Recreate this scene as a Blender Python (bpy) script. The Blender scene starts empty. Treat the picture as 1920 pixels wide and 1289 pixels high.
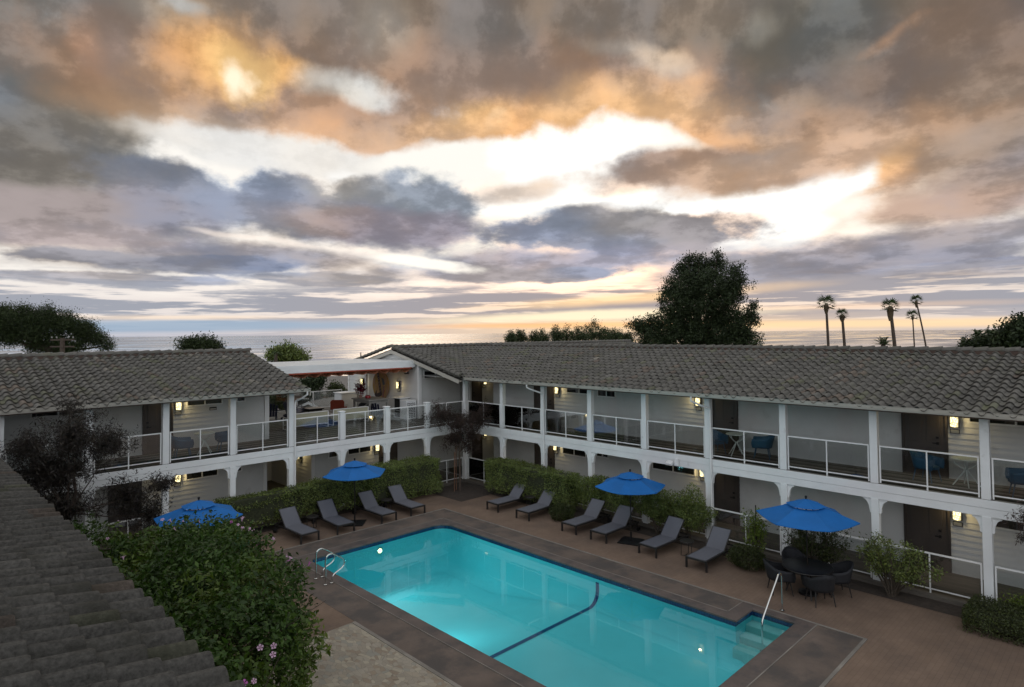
import bpy, math, random
import numpy as np
from mathutils import Vector, Matrix
R_ = math.radians
scene = bpy.context.scene
COL = scene.collection
random.seed(7)
rng = np.random.default_rng(11)

# ------------------------------------------------------------------ camera
EYE = Vector((0, 0, 7.0))
FOC = 1177.76
cf = Vector((0.70069069, 0.71284787, 0.02967291))
cr = Vector((0.71331414, -0.70079196, -0.00857763))
cu = Vector((-0.01467999, -0.02717637, 0.99952286))
cam_d = bpy.data.cameras.new('camera'); cam = bpy.data.objects.new('camera', cam_d); COL.objects.link(cam)
cam.matrix_world = Matrix(((cr.x, cu.x, -cf.x, EYE.x), (cr.y, cu.y, -cf.y, EYE.y), (cr.z, cu.z, -cf.z, EYE.z), (0, 0, 0, 1)))
cam_d.sensor_width = 36; cam_d.lens = FOC * 36 / 1920; cam_d.shift_y = (589.69 - 644.5) / 1920
cam_d.clip_start = .1; cam_d.clip_end = 90000
scene.camera = cam
HF = Vector((cf.x, cf.y, 0)).normalized(); HR = Vector((HF.y, -HF.x, 0))

def ray(px, py):
    return cf + cr * ((px - 960) / FOC) - cu * ((py - 589.69) / FOC)
def far_at(px, py, dist):
    """point at a horizontal distance from the viewpoint along a compass bearing"""
    d = ray(px, py); h = math.hypot(d.x, d.y)
    return EYE + d * (dist / h)

# ------------------------------------------------------------------ tagging and building
def tag(o, label=None, cat=None, group=None, kind=None):
    if label: o['label'] = label
    if cat: o['category'] = cat
    if group: o['group'] = group
    if kind: o['kind'] = kind
    return o
def thing(name, label, cat, loc=(0, 0, 0), rz=0, group=None):
    o = bpy.data.objects.new(name, None); COL.objects.link(o)
    o.location = loc; o.rotation_euler = (0, 0, rz); o.empty_display_size = .1
    return tag(o, label, cat, group)
def copy_tree(o, parent=None):
    c = o.copy(); COL.objects.link(c); c.parent = parent
    for ch in list(o.children): copy_tree(ch, c)
    return c

def org(o):
    while o is not None and o.parent is not None: o = o.parent
    return Vector(o.location) if o is not None else Vector((0, 0, 0))

class MB:
    def __init__(s): s.v = []; s.f = []; s.t = None
    def box(s, x0, x1, y0, y1, z0, z1):
        n = len(s.v)
        s.v += [(x0, y0, z0), (x1, y0, z0), (x1, y1, z0), (x0, y1, z0), (x0, y0, z1), (x1, y0, z1), (x1, y1, z1), (x0, y1, z1)]
        s.f += [tuple(n + i for i in q) for q in ((0, 3, 2, 1), (4, 5, 6, 7), (0, 1, 5, 4), (1, 2, 6, 5), (2, 3, 7, 6), (3, 0, 4, 7))]
        return s
    def obox(s, c, ax, ay, az, hx, hy, hz):
        """box round centre c with half sizes along three axes"""
        n = len(s.v); c = Vector(c); ax, ay, az = Vector(ax).normalized(), Vector(ay).normalized(), Vector(az).normalized()
        for dz in (-1, 1):
            for dx, dy in ((-1, -1), (1, -1), (1, 1), (-1, 1)):
                s.v.append(tuple(c + ax * dx * hx + ay * dy * hy + az * dz * hz))
        s.f += [tuple(n + i for i in q) for q in ((0, 3, 2, 1), (4, 5, 6, 7), (0, 1, 5, 4), (1, 2, 6, 5), (2, 3, 7, 6), (3, 0, 4, 7))]
        return s
    def bar(s, a, b, w, h, up=(0, 0, 1)):
        a, b = Vector(a), Vector(b); d = (b - a)
        if d.length < 1e-6: return s
        x = d.normalized(); y = Vector(up).cross(x)
        if y.length < 1e-4: y = Vector((0, 1, 0)).cross(x)
        y.normalize(); z = x.cross(y)
        return s.obox((a + b) / 2, x, y, z, d.length / 2, w / 2, h / 2)
    def tube(s, pts, r, n=8, cap=True, closed=False):
        pts = [Vector(p) for p in pts]; m = len(pts); base = len(s.v)
        rs = r if isinstance(r, (list, tuple)) else [r] * m
        prev = None
        for i, p in enumerate(pts):
            if closed: t = pts[(i + 1) % m] - pts[i - 1]
            else: t = (pts[min(i + 1, m - 1)] - pts[max(i - 1, 0)])
            t.normalize()
            if prev is None:
                a = Vector((0, 0, 1)) if abs(t.z) < .9 else Vector((1, 0, 0))
                u = t.cross(a).normalized()
            else: u = (prev - t * prev.dot(t)).normalized()
            prev = u; w = t.cross(u)
            for k in range(n):
                an = 2 * math.pi * k / n
                s.v.append(tuple(p + (u * math.cos(an) + w * math.sin(an)) * rs[i]))
        for i in range(m if closed else m - 1):
            for k in range(n):
                a = base + i * n + k; b = base + i * n + (k + 1) % n; j = (i + 1) % m
                s.f.append((a, b, base + j * n + (k + 1) % n, base + j * n + k))
        if cap and not closed:
            s.f.append(tuple(base + k for k in range(n))[::-1]); s.f.append(tuple(base + (m - 1) * n + k for k in range(n)))
        return s
    def lathe(s, prof, c=(0, 0, 0), n=24):
        base = len(s.v)
        for (r, z) in prof:
            for k in range(n):
                a = 2 * math.pi * k / n; s.v.append((c[0] + r * math.cos(a), c[1] + r * math.sin(a), c[2] + z))
        for i in range(len(prof) - 1):
            for k in range(n):
                a = base + i * n + k; b = base + i * n + (k + 1) % n
                s.f.append((a, b, b + n, a + n))
        return s
    def disc(s, c, r, n=24):
        base = len(s.v); s.v += [(c[0] + r * math.cos(2 * math.pi * k / n), c[1] + r * math.sin(2 * math.pi * k / n), c[2]) for k in range(n)]
        s.f.append(tuple(range(base, base + n))); return s
    def poly(s, pts):
        n = len(s.v); s.v += [tuple(p) for p in pts]; s.f.append(tuple(range(n, n + len(pts)))); return s
    def prism(s, pts, off):
        """closed extrusion of a polygon by a vector"""
        n = len(s.v); m = len(pts); off = Vector(off)
        s.v += [tuple(p) for p in pts] + [tuple(Vector(p) + off) for p in pts]
        s.f.append(tuple(range(n, n + m))[::-1]); s.f.append(tuple(range(n + m, n + 2 * m)))
        for i in range(m):
            j = (i + 1) % m; s.f.append((n + i, n + j, n + m + j, n + m + i))
        return s
    def build(s, name, mat, parent=None, smooth=False, bevel=0, tint=None):
        me = bpy.data.meshes.new(name)
        off = org(parent)
        vs = s.v if off.length == 0 else [(v[0] - off.x, v[1] - off.y, v[2] - off.z) for v in s.v]
        me.from_pydata(vs, [], s.f); me.update()
        if mat is not None: me.materials.append(mat)
        if smooth:
            me.polygons.foreach_set('use_smooth', [True] * len(me.polygons))
            if smooth != 'all':
                try: me.set_sharp_from_angle(angle=R_(smooth if smooth is not True else 40))
                except Exception: pass
        if tint is not None:
            a = me.attributes.new('tint', 'FLOAT_COLOR', 'FACE'); a.data.foreach_set('color', np.asarray(tint, dtype=np.float32).ravel())
        o = bpy.data.objects.new(name, me); COL.objects.link(o); o.parent = parent
        if bevel:
            b = o.modifiers.new('bevel', 'BEVEL'); b.width = bevel; b.segments = 2; b.limit_method = 'ANGLE'; b.angle_limit = R_(50)
        return o
def struct(name, mb, m, **k):
    o = mb.build(name, m, **k); o['kind'] = 'structure'; return o

def np_mesh(name, V, F, mat, parent=None, tint=None, smooth=False):
    """V (n,3), F (m,4) arrays; world coordinates, made local to the parent's root"""
    me = bpy.data.meshes.new(name)
    V = np.asarray(V, dtype=np.float32).copy()
    if parent is not None: V -= np.array(org(parent), dtype=np.float32)
    k = F.shape[1]
    me.vertices.add(len(V)); me.vertices.foreach_set('co', V.ravel())
    me.loops.add(F.size); me.loops.foreach_set('vertex_index', F.astype(np.int32).ravel())
    me.polygons.add(len(F)); me.polygons.foreach_set('loop_start', np.arange(0, F.size, k, dtype=np.int32))
    try: me.polygons.foreach_set('loop_total', np.full(len(F), k, dtype=np.int32))
    except Exception: pass
    me.update(calc_edges=True)
    if smooth: me.polygons.foreach_set('use_smooth', [True] * len(F))
    me.materials.append(mat)
    if tint is not None:
        a = me.attributes.new('tint', 'FLOAT_COLOR', 'FACE')
        t = np.ones((len(F), 4), dtype=np.float32); t[:, :3] = tint; a.data.foreach_set('color', t.ravel())
    o = bpy.data.objects.new(name, me); COL.objects.link(o); o.parent = parent
    return o

# ------------------------------------------------------------------ materials
def s2l(c):
    return tuple(((x / 255) / 12.92 if x / 255 <= .04045 else ((x / 255 + .055) / 1.055) ** 2.4) for x in c)
def mat(name, base, rough=.6, metal=0, var=.12, vs=2.0, bump=0, bs=30, tint=False, spec=.5, col2=None, c2s=1.2, c2r=(.45, .65), coat=0, transl=0, stretch=None, dirt=0):
    m = bpy.data.materials.new(name); m.use_nodes = True; nt = m.node_tree; N = nt.nodes; L = nt.links
    N.clear(); out = N.new('ShaderNodeOutputMaterial'); b = N.new('ShaderNodeBsdfPrincipled')
    b.inputs['Roughness'].default_value = rough; b.inputs['Metallic'].default_value = metal
    b.inputs['Specular IOR Level'].default_value = spec; b.inputs['Coat Weight'].default_value = coat
    tc = N.new('ShaderNodeTexCoord'); vec = tc.outputs['Object']
    if stretch:
        mp = N.new('ShaderNodeMapping'); mp.inputs['Scale'].default_value = stretch; L.new(vec, mp.inputs[0]); vec = mp.outputs[0]
    n1 = N.new('ShaderNodeTexNoise'); n1.inputs['Scale'].default_value = vs; n1.inputs['Detail'].default_value = 7; n1.inputs['Roughness'].default_value = .6
    L.new(vec, n1.inputs['Vector'])
    rmp = N.new('ShaderNodeMapRange'); rmp.inputs[1].default_value = .3; rmp.inputs[2].default_value = .7; L.new(n1.outputs['Fac'], rmp.inputs[0])
    mx = N.new('ShaderNodeMix'); mx.data_type = 'RGBA'
    mx.inputs[6].default_value = tuple(c * (1 - var) for c in base) + (1,); mx.inputs[7].default_value = tuple(min(1, c * (1 + var)) for c in base) + (1,)
    L.new(rmp.outputs[0], mx.inputs[0]); col = mx.outputs[2]
    if col2:
        n2 = N.new('ShaderNodeTexNoise'); n2.inputs['Scale'].default_value = c2s; n2.inputs['Detail'].default_value = 8; n2.inputs['Roughness'].default_value = .65
        L.new(vec, n2.inputs['Vector'])
        r2 = N.new('ShaderNodeMapRange'); r2.interpolation_type = 'SMOOTHSTEP'; r2.inputs[1].default_value = c2r[0]; r2.inputs[2].default_value = c2r[1]; L.new(n2.outputs['Fac'], r2.inputs[0])
        m2 = N.new('ShaderNodeMix'); m2.data_type = 'RGBA'; m2.inputs[7].default_value = tuple(col2) + (1,)
        L.new(r2.outputs[0], m2.inputs[0]); L.new(col, m2.inputs[6]); col = m2.outputs[2]
    if tint:
        at = N.new('ShaderNodeAttribute'); at.attribute_name = 'tint'
        m3 = N.new('ShaderNodeMix'); m3.data_type = 'RGBA'; m3.blend_type = 'MULTIPLY'; m3.inputs[0].default_value = 1
        L.new(col, m3.inputs[6]); L.new(at.outputs['Color'], m3.inputs[7]); col = m3.outputs[2]
    L.new(col, b.inputs['Base Color'])
    if bump:
        nb = N.new('ShaderNodeTexNoise'); nb.inputs['Scale'].default_value = bs; nb.inputs['Detail'].default_value = 5; L.new(vec, nb.inputs['Vector'])
        bp = N.new('ShaderNodeBump'); bp.inputs['Strength'].default_value = bump; bp.inputs['Distance'].default_value = .01
        L.new(nb.outputs['Fac'], bp.inputs['Height']); L.new(bp.outputs[0], b.inputs['Normal'])
    sh = b.outputs[0]
    if transl:
        t = N.new('ShaderNodeBsdfTranslucent'); L.new(col, t.inputs[0]); ms = N.new('ShaderNodeMixShader'); ms.inputs[0].default_value = transl
        L.new(sh, ms.inputs[1]); L.new(t.outputs[0], ms.inputs[2]); sh = ms.outputs[0]
    L.new(sh, out.inputs[0]); m['col'] = 1
    return m
def mnode(m, kind): return [n for n in m.node_tree.nodes if n.bl_idname == kind]

def emis(name, col, st):
    m = bpy.data.materials.new(name); m.use_nodes = True; nt = m.node_tree; nt.nodes.clear()
    o = nt.nodes.new('ShaderNodeOutputMaterial'); e = nt.nodes.new('ShaderNodeEmission'); e.inputs[0].default_value = tuple(col) + (1,); e.inputs[1].default_value = st
    nt.links.new(e.outputs[0], o.inputs[0]); return m
def glassy(name, tint, ior, rough=.02, extra=0.0, bump=0, bs=3):
    m = bpy.data.materials.new(name); m.use_nodes = True; nt = m.node_tree; N = nt.nodes; L = nt.links; N.clear()
    o = N.new('ShaderNodeOutputMaterial'); tr = N.new('ShaderNodeBsdfTransparent'); tr.inputs[0].default_value = tuple(tint) + (1,)
    g = N.new('ShaderNodeBsdfGlossy'); g.inputs['Roughness'].default_value = rough; fr = N.new('ShaderNodeFresnel'); fr.inputs[0].default_value = ior
    ad = N.new('ShaderNodeMath'); ad.operation = 'ADD'; ad.inputs[1].default_value = extra; ad.use_clamp = True; L.new(fr.outputs[0], ad.inputs[0])
    mx = N.new('ShaderNodeMixShader'); L.new(ad.outputs[0], mx.inputs[0]); L.new(tr.outputs[0], mx.inputs[1]); L.new(g.outputs[0], mx.inputs[2]); L.new(mx.outputs[0], o.inputs[0])
    if bump:
        tc = N.new('ShaderNodeTexCoord'); nb = N.new('ShaderNodeTexNoise'); nb.inputs['Scale'].default_value = bs; nb.inputs['Detail'].default_value = 3; L.new(tc.outputs['Object'], nb.inputs['Vector'])
        bp = N.new('ShaderNodeBump'); bp.inputs['Strength'].default_value = bump; bp.inputs['Distance'].default_value = .02; L.new(nb.outputs['Fac'], bp.inputs['Height'])
        L.new(bp.outputs[0], g.inputs['Normal']); L.new(bp.outputs[0], fr.inputs['Normal'])
    return m

M = {}
M['white'] = mat('white_paint', (.76, .78, .78), .55, var=.06, vs=1.2, bump=.08, bs=18, col2=(.5, .5, .48), c2s=2.5, c2r=(.6, .8))
M['siding'] = mat('siding_paint', (.6, .61, .6), .6, var=.06, vs=1.0, col2=(.5, .5, .48), c2s=1.6, c2r=(.55, .8), bump=.05)
M['stucco'] = mat('grey_stucco', (.5, .5, .48), .8, var=.05, vs=.8, bump=.15, bs=60)
M['trim'] = mat('trim_paint', (.76, .77, .76), .55, var=.05)
M['gutter'] = mat('beige_gutter', (.42, .40, .35), .42, var=.08, vs=2, stretch=(1, 1, 6), col2=(.3, .27, .23), c2s=2, c2r=(.6, .85))
M['fascia'] = mat('brown_fascia', (.10, .065, .05), .7)
M['soffit'] = mat('soffit_paint', (.52, .52, .5), .7)
M['tile'] = mat('concrete_roof_tile', (.104, .099, .088), .78, var=.22, vs=9, bump=.5, bs=35, tint=True, col2=(.11, .11, .075), c2s=1.1, c2r=(.5, .78), spec=.35)
M['tile_near'] = mat('vignette_dark_roof_tile', (.058, .056, .051), .88, var=.45, vs=26, bump=1.0, bs=45, tint=True, col2=(.035, .034, .028), c2s=2.2, c2r=(.45, .72), spec=.25)  # darker copy of the roof tile: lens vignetting put into its base colour
M['door'] = mat('brown_door', (.06, .05, .045), .5, var=.1)
M['door_frame'] = mat('door_frame_paint', (.05, .042, .038), .5)
M['black'] = mat('black_metal', (.012, .012, .013), .4, metal=.3)
M['glass_dark'] = mat('window_pane_glass', (.02, .022, .025), .05, var=.02, spec=.9)
M['panel'] = glassy('railing_glass', (.93, .95, .95), 1.5, .03, .09)
M['steel'] = mat('stainless_steel', (.6, .6, .58), .18, metal=1, var=.05)
M['pole_dark'] = mat('bronze_pole', (.02, .015, .012), .4, metal=.4)
M['blue'] = mat('blue_canvas', (.004, .145, .47), .75, var=.08, vs=2.5, transl=.22, bump=.2, bs=90)
M['frame'] = mat('dark_frame', (.018, .016, .015), .45, var=.15)
M['sling'] = mat('grey_sling_fabric', (.11, .115, .135), .8, var=.06, bump=.3, bs=220)
M['wicker'] = mat('dark_wicker', (.009, .010, .013), .7, bump=.6, bs=90)
M['blue_chair'] = mat('teal_blue_weave', (.025, .11, .20), .5, var=.15)
M['navy'] = mat('navy_paint', (.012, .016, .04), .5)
M['lightgreen'] = mat('pale_table_paint', (.76, .82, .78), .45, var=.04)
M['cream'] = mat('cream_mesh', (.40, .39, .28), .7, var=.05)
M['cushion'] = mat('cream_cushion', (.42, .42, .36), .85)
M['orange'] = mat('rust_orange_fabric', (.30, .05, .02), .7)
M['fabric_or'] = mat('orange_canopy_fabric', (.58, .24, .14), .8, transl=.3)
M['greywood'] = mat('weathered_grey_wood', (.24, .235, .215), .75, var=.2, vs=5, stretch=(1, 6, 1))
M['soil'] = mat('planting_soil', (.045, .034, .026), .95, var=.35, vs=9, bump=1, bs=25)
M['stem'] = mat('shrub_stem', (.07, .055, .04), .85, var=.2)
M['bark'] = mat('tree_bark', (.075, .055, .042), .9, var=.3, vs=8, bump=.8, bs=20)
def leafmat(n, c, tr=.3, rough=.5): return mat(n, c, rough, var=.25, vs=1.2, tint=True, transl=tr, spec=.35)
M['hedge'] = leafmat('hedge_leaf', (.145, .195, .06))
M['vine'] = leafmat('vine_leaf', (.062, .108, .016), .25)
M['dkleaf'] = leafmat('dark_evergreen_leaf', (.028, .045, .018), .15, .6)
M['pine'] = leafmat('pine_leaf', (.035, .055, .02), .15, .6)
M['redleaf'] = leafmat('reddish_brown_leaf', (.048, .034, .03), .2)
M['peplf'] = leafmat('dusky_hanging_leaf', (.03, .026, .023), .15)
M['lime'] = leafmat('lime_green_leaf', (.12, .18, .03), .3)
M['lowbox'] = leafmat('boxwood_leaf', (.04, .055, .015), .2)
M['palm'] = leafmat('palm_leaf', (.045, .075, .025), .25)
M['croton'] = leafmat('crimson_leaf', (.14, .01, .025), .3)
M['pink'] = mat('pink_petal', (.55, .16, .48), .5, transl=.3)
M['pinkpale'] = mat('pale_pink_petal', (.68, .46, .62), .5, transl=.3)
M['thatch'] = mat('palm_skirt_thatch', (.10, .07, .04), .95, var=.3, vs=10, bump=1, bs=10)

# ------------------------------------------------------------------ leaves
def leaves(P, size, up=.3, outw=None, aspect=.5, jitter=.35, rnd=None, droop=0):
    """a bent leaf (two quads folded at the midrib are too heavy: one diamond quad each) at each point"""
    rnd = rnd or rng; n = len(P)
    nrm = rnd.normal(size=(n, 3)); nrm /= np.linalg.norm(nrm, axis=1)[:, None]
    nrm[:, 2] += up
    if outw is not None: nrm += outw * .8
    nrm /= np.linalg.norm(nrm, axis=1)[:, None]
    t = rnd.normal(size=(n, 3)); t[:, 2] -= droop; t -= nrm * (t * nrm).sum(1)[:, None]; t /= np.linalg.norm(t, axis=1)[:, None]
    b = np.cross(nrm, t); s = size * (1 + jitter * rnd.uniform(-1, 1, n))[:, None]
    V = np.empty((n, 4, 3)); V[:, 0] = P; V[:, 1] = P + t * s * .5 + b * s * aspect * .5; V[:, 2] = P + t * s - nrm * s * .15; V[:, 3] = P + t * s * .5 - b * s * aspect * .5
    F = np.arange(n * 4).reshape(n, 4)
    return V.reshape(-1, 3), F
def leaf_obj(name, P, size, m, parent, tl=.55, th=1.35, yellow=.15, **k):
    V, F = leaves(P, size, **k); n = len(P)
    g = rng.uniform(tl, th, n); t = np.stack([g * (1 + yellow * rng.uniform(-.3, 1, n)), g, g * rng.uniform(.7, 1.1, n)], 1)
    return np_mesh(name, V, F, m, parent, tint=t)
def noise3(P, s, seed=0):
    """cheap smooth pseudo-noise for lumpy outlines"""
    a = np.zeros(len(P)); r = np.random.default_rng(seed)
    for o in range(4):
        k = r.normal(size=(3, 3)) * s * (1.9 ** o); ph = r.uniform(0, 6.28, 3)
        q = P @ k + ph; a += (np.sin(q[:, 0]) * np.sin(q[:, 1]) + np.sin(q[:, 2])) * (.5 ** o)
    return a
def blob_pts(c, r, n, shell=.55, seed=0, lump=.18):
    d = rng.normal(size=(n, 3)); d /= np.linalg.norm(d, axis=1)[:, None]
    rad = 1 - (rng.random(n) ** 1.6) * shell
    rad = rad * (1 + lump * noise3(d, 2.2, seed))
    return np.array(c) + d * rad[:, None] * np.array(r), d
def box_pts(x0, x1, y0, y1, z0, z1, n, depth=.16, seed=0, lump=.08):
    """points in the outer layer of a clipped hedge"""
    dims = np.array([x1 - x0, y1 - y0, z1 - z0]); c = np.array([(x0 + x1) / 2, (y0 + y1) / 2, (z0 + z1) / 2])
    ar = np.array([dims[1] * dims[2], dims[1] * dims[2], dims[0] * dims[2], dims[0] * dims[2], dims[0] * dims[1]]); f = rng.choice(5, n, p=ar / ar.sum())
    u = rng.uniform(-1, 1, (n, 3)); nr = np.zeros((n, 3))
    for k, (ax, sg) in enumerate(((0, -1), (0, 1), (1, -1), (1, 1), (2, 1))):
        mk = f == k; u[mk, ax] = sg; nr[mk, ax] = sg
    # round the corners a little
    P = c + u * dims / 2
    ln = noise3(P, 1.6, seed) * lump
    P += nr * (ln - rng.random(n) ** 1.5 * depth)[:, None]
    e = np.abs(u); soft = (e[:, 0] > .93) & (e[:, 2] > .93) | (e[:, 1] > .97) & (e[:, 2] > .93)
    P[soft, 2] -= .05
    return P, nr
# ------------------------------------------------------------------ sky
def ae(px, py):
    d = ray(px, py).normalized()
    return math.atan2(d.dot(HR), d.dot(HF)), math.asin(d.z)
SUN_AZ, SUN_EL = ae(1175, 590); SUN_EL = R_(4)
sun_dir = (HF * math.cos(SUN_AZ) + HR * math.sin(SUN_AZ)) * math.cos(SUN_EL) + Vector((0, 0, math.sin(SUN_EL)))

w = bpy.data.worlds.new("World"); scene.world = w; w.use_nodes = True
nt = w.node_tree; N = nt.nodes; L = nt.links; N.clear()
def nd(t, **k):
    n = N.new(t)
    for a, b in k.items(): setattr(n, a, b)
    return n
def M_(op, a, b=None, c=None, clamp=False):
    n = nd('ShaderNodeMath', operation=op, use_clamp=clamp)
    for i, x in enumerate((a, b, c)):
        if x is None: continue
        if isinstance(x, (int, float)): n.inputs[i].default_value = x
        else: L.new(x, n.inputs[i])
    return n.outputs[0]
def VM(op, a, b=None):
    n = nd('ShaderNodeVectorMath', operation=op)
    for i, x in enumerate((a, b)):
        if x is None: continue
        if isinstance(x, (tuple, Vector)): n.inputs[i].default_value = tuple(x)
        else: L.new(x, n.inputs[i])
    return n.outputs['Value'] if op in ('DOT_PRODUCT', 'LENGTH') else n.outputs[0]
def CMB(x, y, z=0.0):
    n = nd('ShaderNodeCombineXYZ')
    for i, v in enumerate((x, y, z)):
        if isinstance(v, (int, float)): n.inputs[i].default_value = v
        else: L.new(v, n.inputs[i])
    return n.outputs[0]
def MR(v, a, b, c=0., d=1., smooth=True):
    n = nd('ShaderNodeMapRange', interpolation_type='SMOOTHSTEP' if smooth else 'LINEAR')
    L.new(v, n.inputs[0])
    for i, x in enumerate((a, b, c, d)): n.inputs[i + 1].default_value = x
    return n.outputs[0]
def NZ(vec, sc, det=6, ro=.55):
    n = nd('ShaderNodeTexNoise'); n.inputs['Scale'].default_value = sc; n.inputs['Detail'].default_value = det; n.inputs['Roughness'].default_value = ro
    L.new(vec, n.inputs['Vector']); return n
def MIX(f, a, b, blend='MIX'):
    n = nd('ShaderNodeMix', data_type='RGBA', blend_type=blend)
    for i, x in ((0, f), (6, a), (7, b)):
        if isinstance(x, (int, float)): n.inputs[i].default_value = x
        elif isinstance(x, tuple): n.inputs[i].default_value = x + (1,)
        else: L.new(x, n.inputs[i])
    return n.outputs[2]
tc = nd('ShaderNodeTexCoord'); D = tc.outputs['Generated']
sp = nd('ShaderNodeSeparateXYZ'); L.new(D, sp.inputs[0]); dz = sp.outputs[2]
dF = VM('DOT_PRODUCT', D, HF); dR = VM('DOT_PRODUCT', D, HR)
az = M_('ARCTAN2', dR, dF); el = M_('ARCSINE', dz)
inv = M_('DIVIDE', 1.0, M_('ADD', M_('ABSOLUTE', dz), .055))
Q = CMB(M_('MULTIPLY', dR, inv), M_('MULTIPLY', dF, inv))          # the cloud sheet seen in perspective
P0 = CMB(az, el)
# cloud space: features flatten towards the horizon, rounded high up
S = CMB(az, M_('MULTIPLY', M_('LOGARITHM', M_('ADD', M_('MAXIMUM', el, -.02), .06), 2.71828), .42))
nw = NZ(S, 3.2, 4, .5); nw2 = NZ(S, 9, 5, .55)
hi = MR(el, .02, .30)
def cen(n): return VM('SUBTRACT', n.outputs['Color'], (.5, .5, .5))
amp = CMB(M_('MULTIPLY_ADD', hi, .10, .04), M_('MULTIPLY_ADD', hi, .075, .004))
amp2 = CMB(M_('MULTIPLY_ADD', hi, .05, .03), M_('MULTIPLY_ADD', hi, .045, .004))
P1 = VM('ADD', VM('ADD', P0, VM('MULTIPLY', cen(nw), amp)), VM('MULTIPLY', cen(nw2), amp2))
er = M_('SUBTRACT', NZ(S, 7.5, 9, .58).outputs['Fac'], .5)

# sky behind the clouds: daylight sky plus the bright veil lit by the hidden low sun
st = nd('ShaderNodeTexSky'); st.sky_type = 'NISHITA'; st.sun_disc = False; st.sun_elevation = SUN_EL
st.sun_rotation = math.atan2(sun_dir.x, sun_dir.y); st.air_density = 1.5; st.dust_density = 3
nis = MIX(1.0, st.outputs[0], (.10, .10, .10), 'MULTIPLY')
towards = MR(dF, -.6, .9)
veil = MIX(towards, (.30, .33, .38), (1.0, .97, .93))
cmin = MIX(.22, veil, nis)
col = cmin

def patch(px, py, rx, ry, rot, c, op=1., soft=.35, ero=1.1):
    global col
    a, e = ae(px, py); a1, _ = ae(px + 10, py); _, e1 = ae(px, py - 10)
    sx, sy = (a1 - a) / 10, (e1 - e) / 10
    m = nd('ShaderNodeMapping', vector_type='TEXTURE'); L.new(P1, m.inputs[0])
    m.inputs['Location'].default_value = (a, e, 0); m.inputs['Rotation'].default_value = (0, 0, R_(rot)); m.inputs['Scale'].default_value = (rx * sx, ry * sy, 1)
    d = VM('LENGTH', m.outputs[0])
    d = M_('MULTIPLY_ADD', er, -ero * 1.6, d)
    f = MR(d, 1 + soft, 1 - soft, 0, op)
    col = MIX(f, col, s2l(c))
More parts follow.
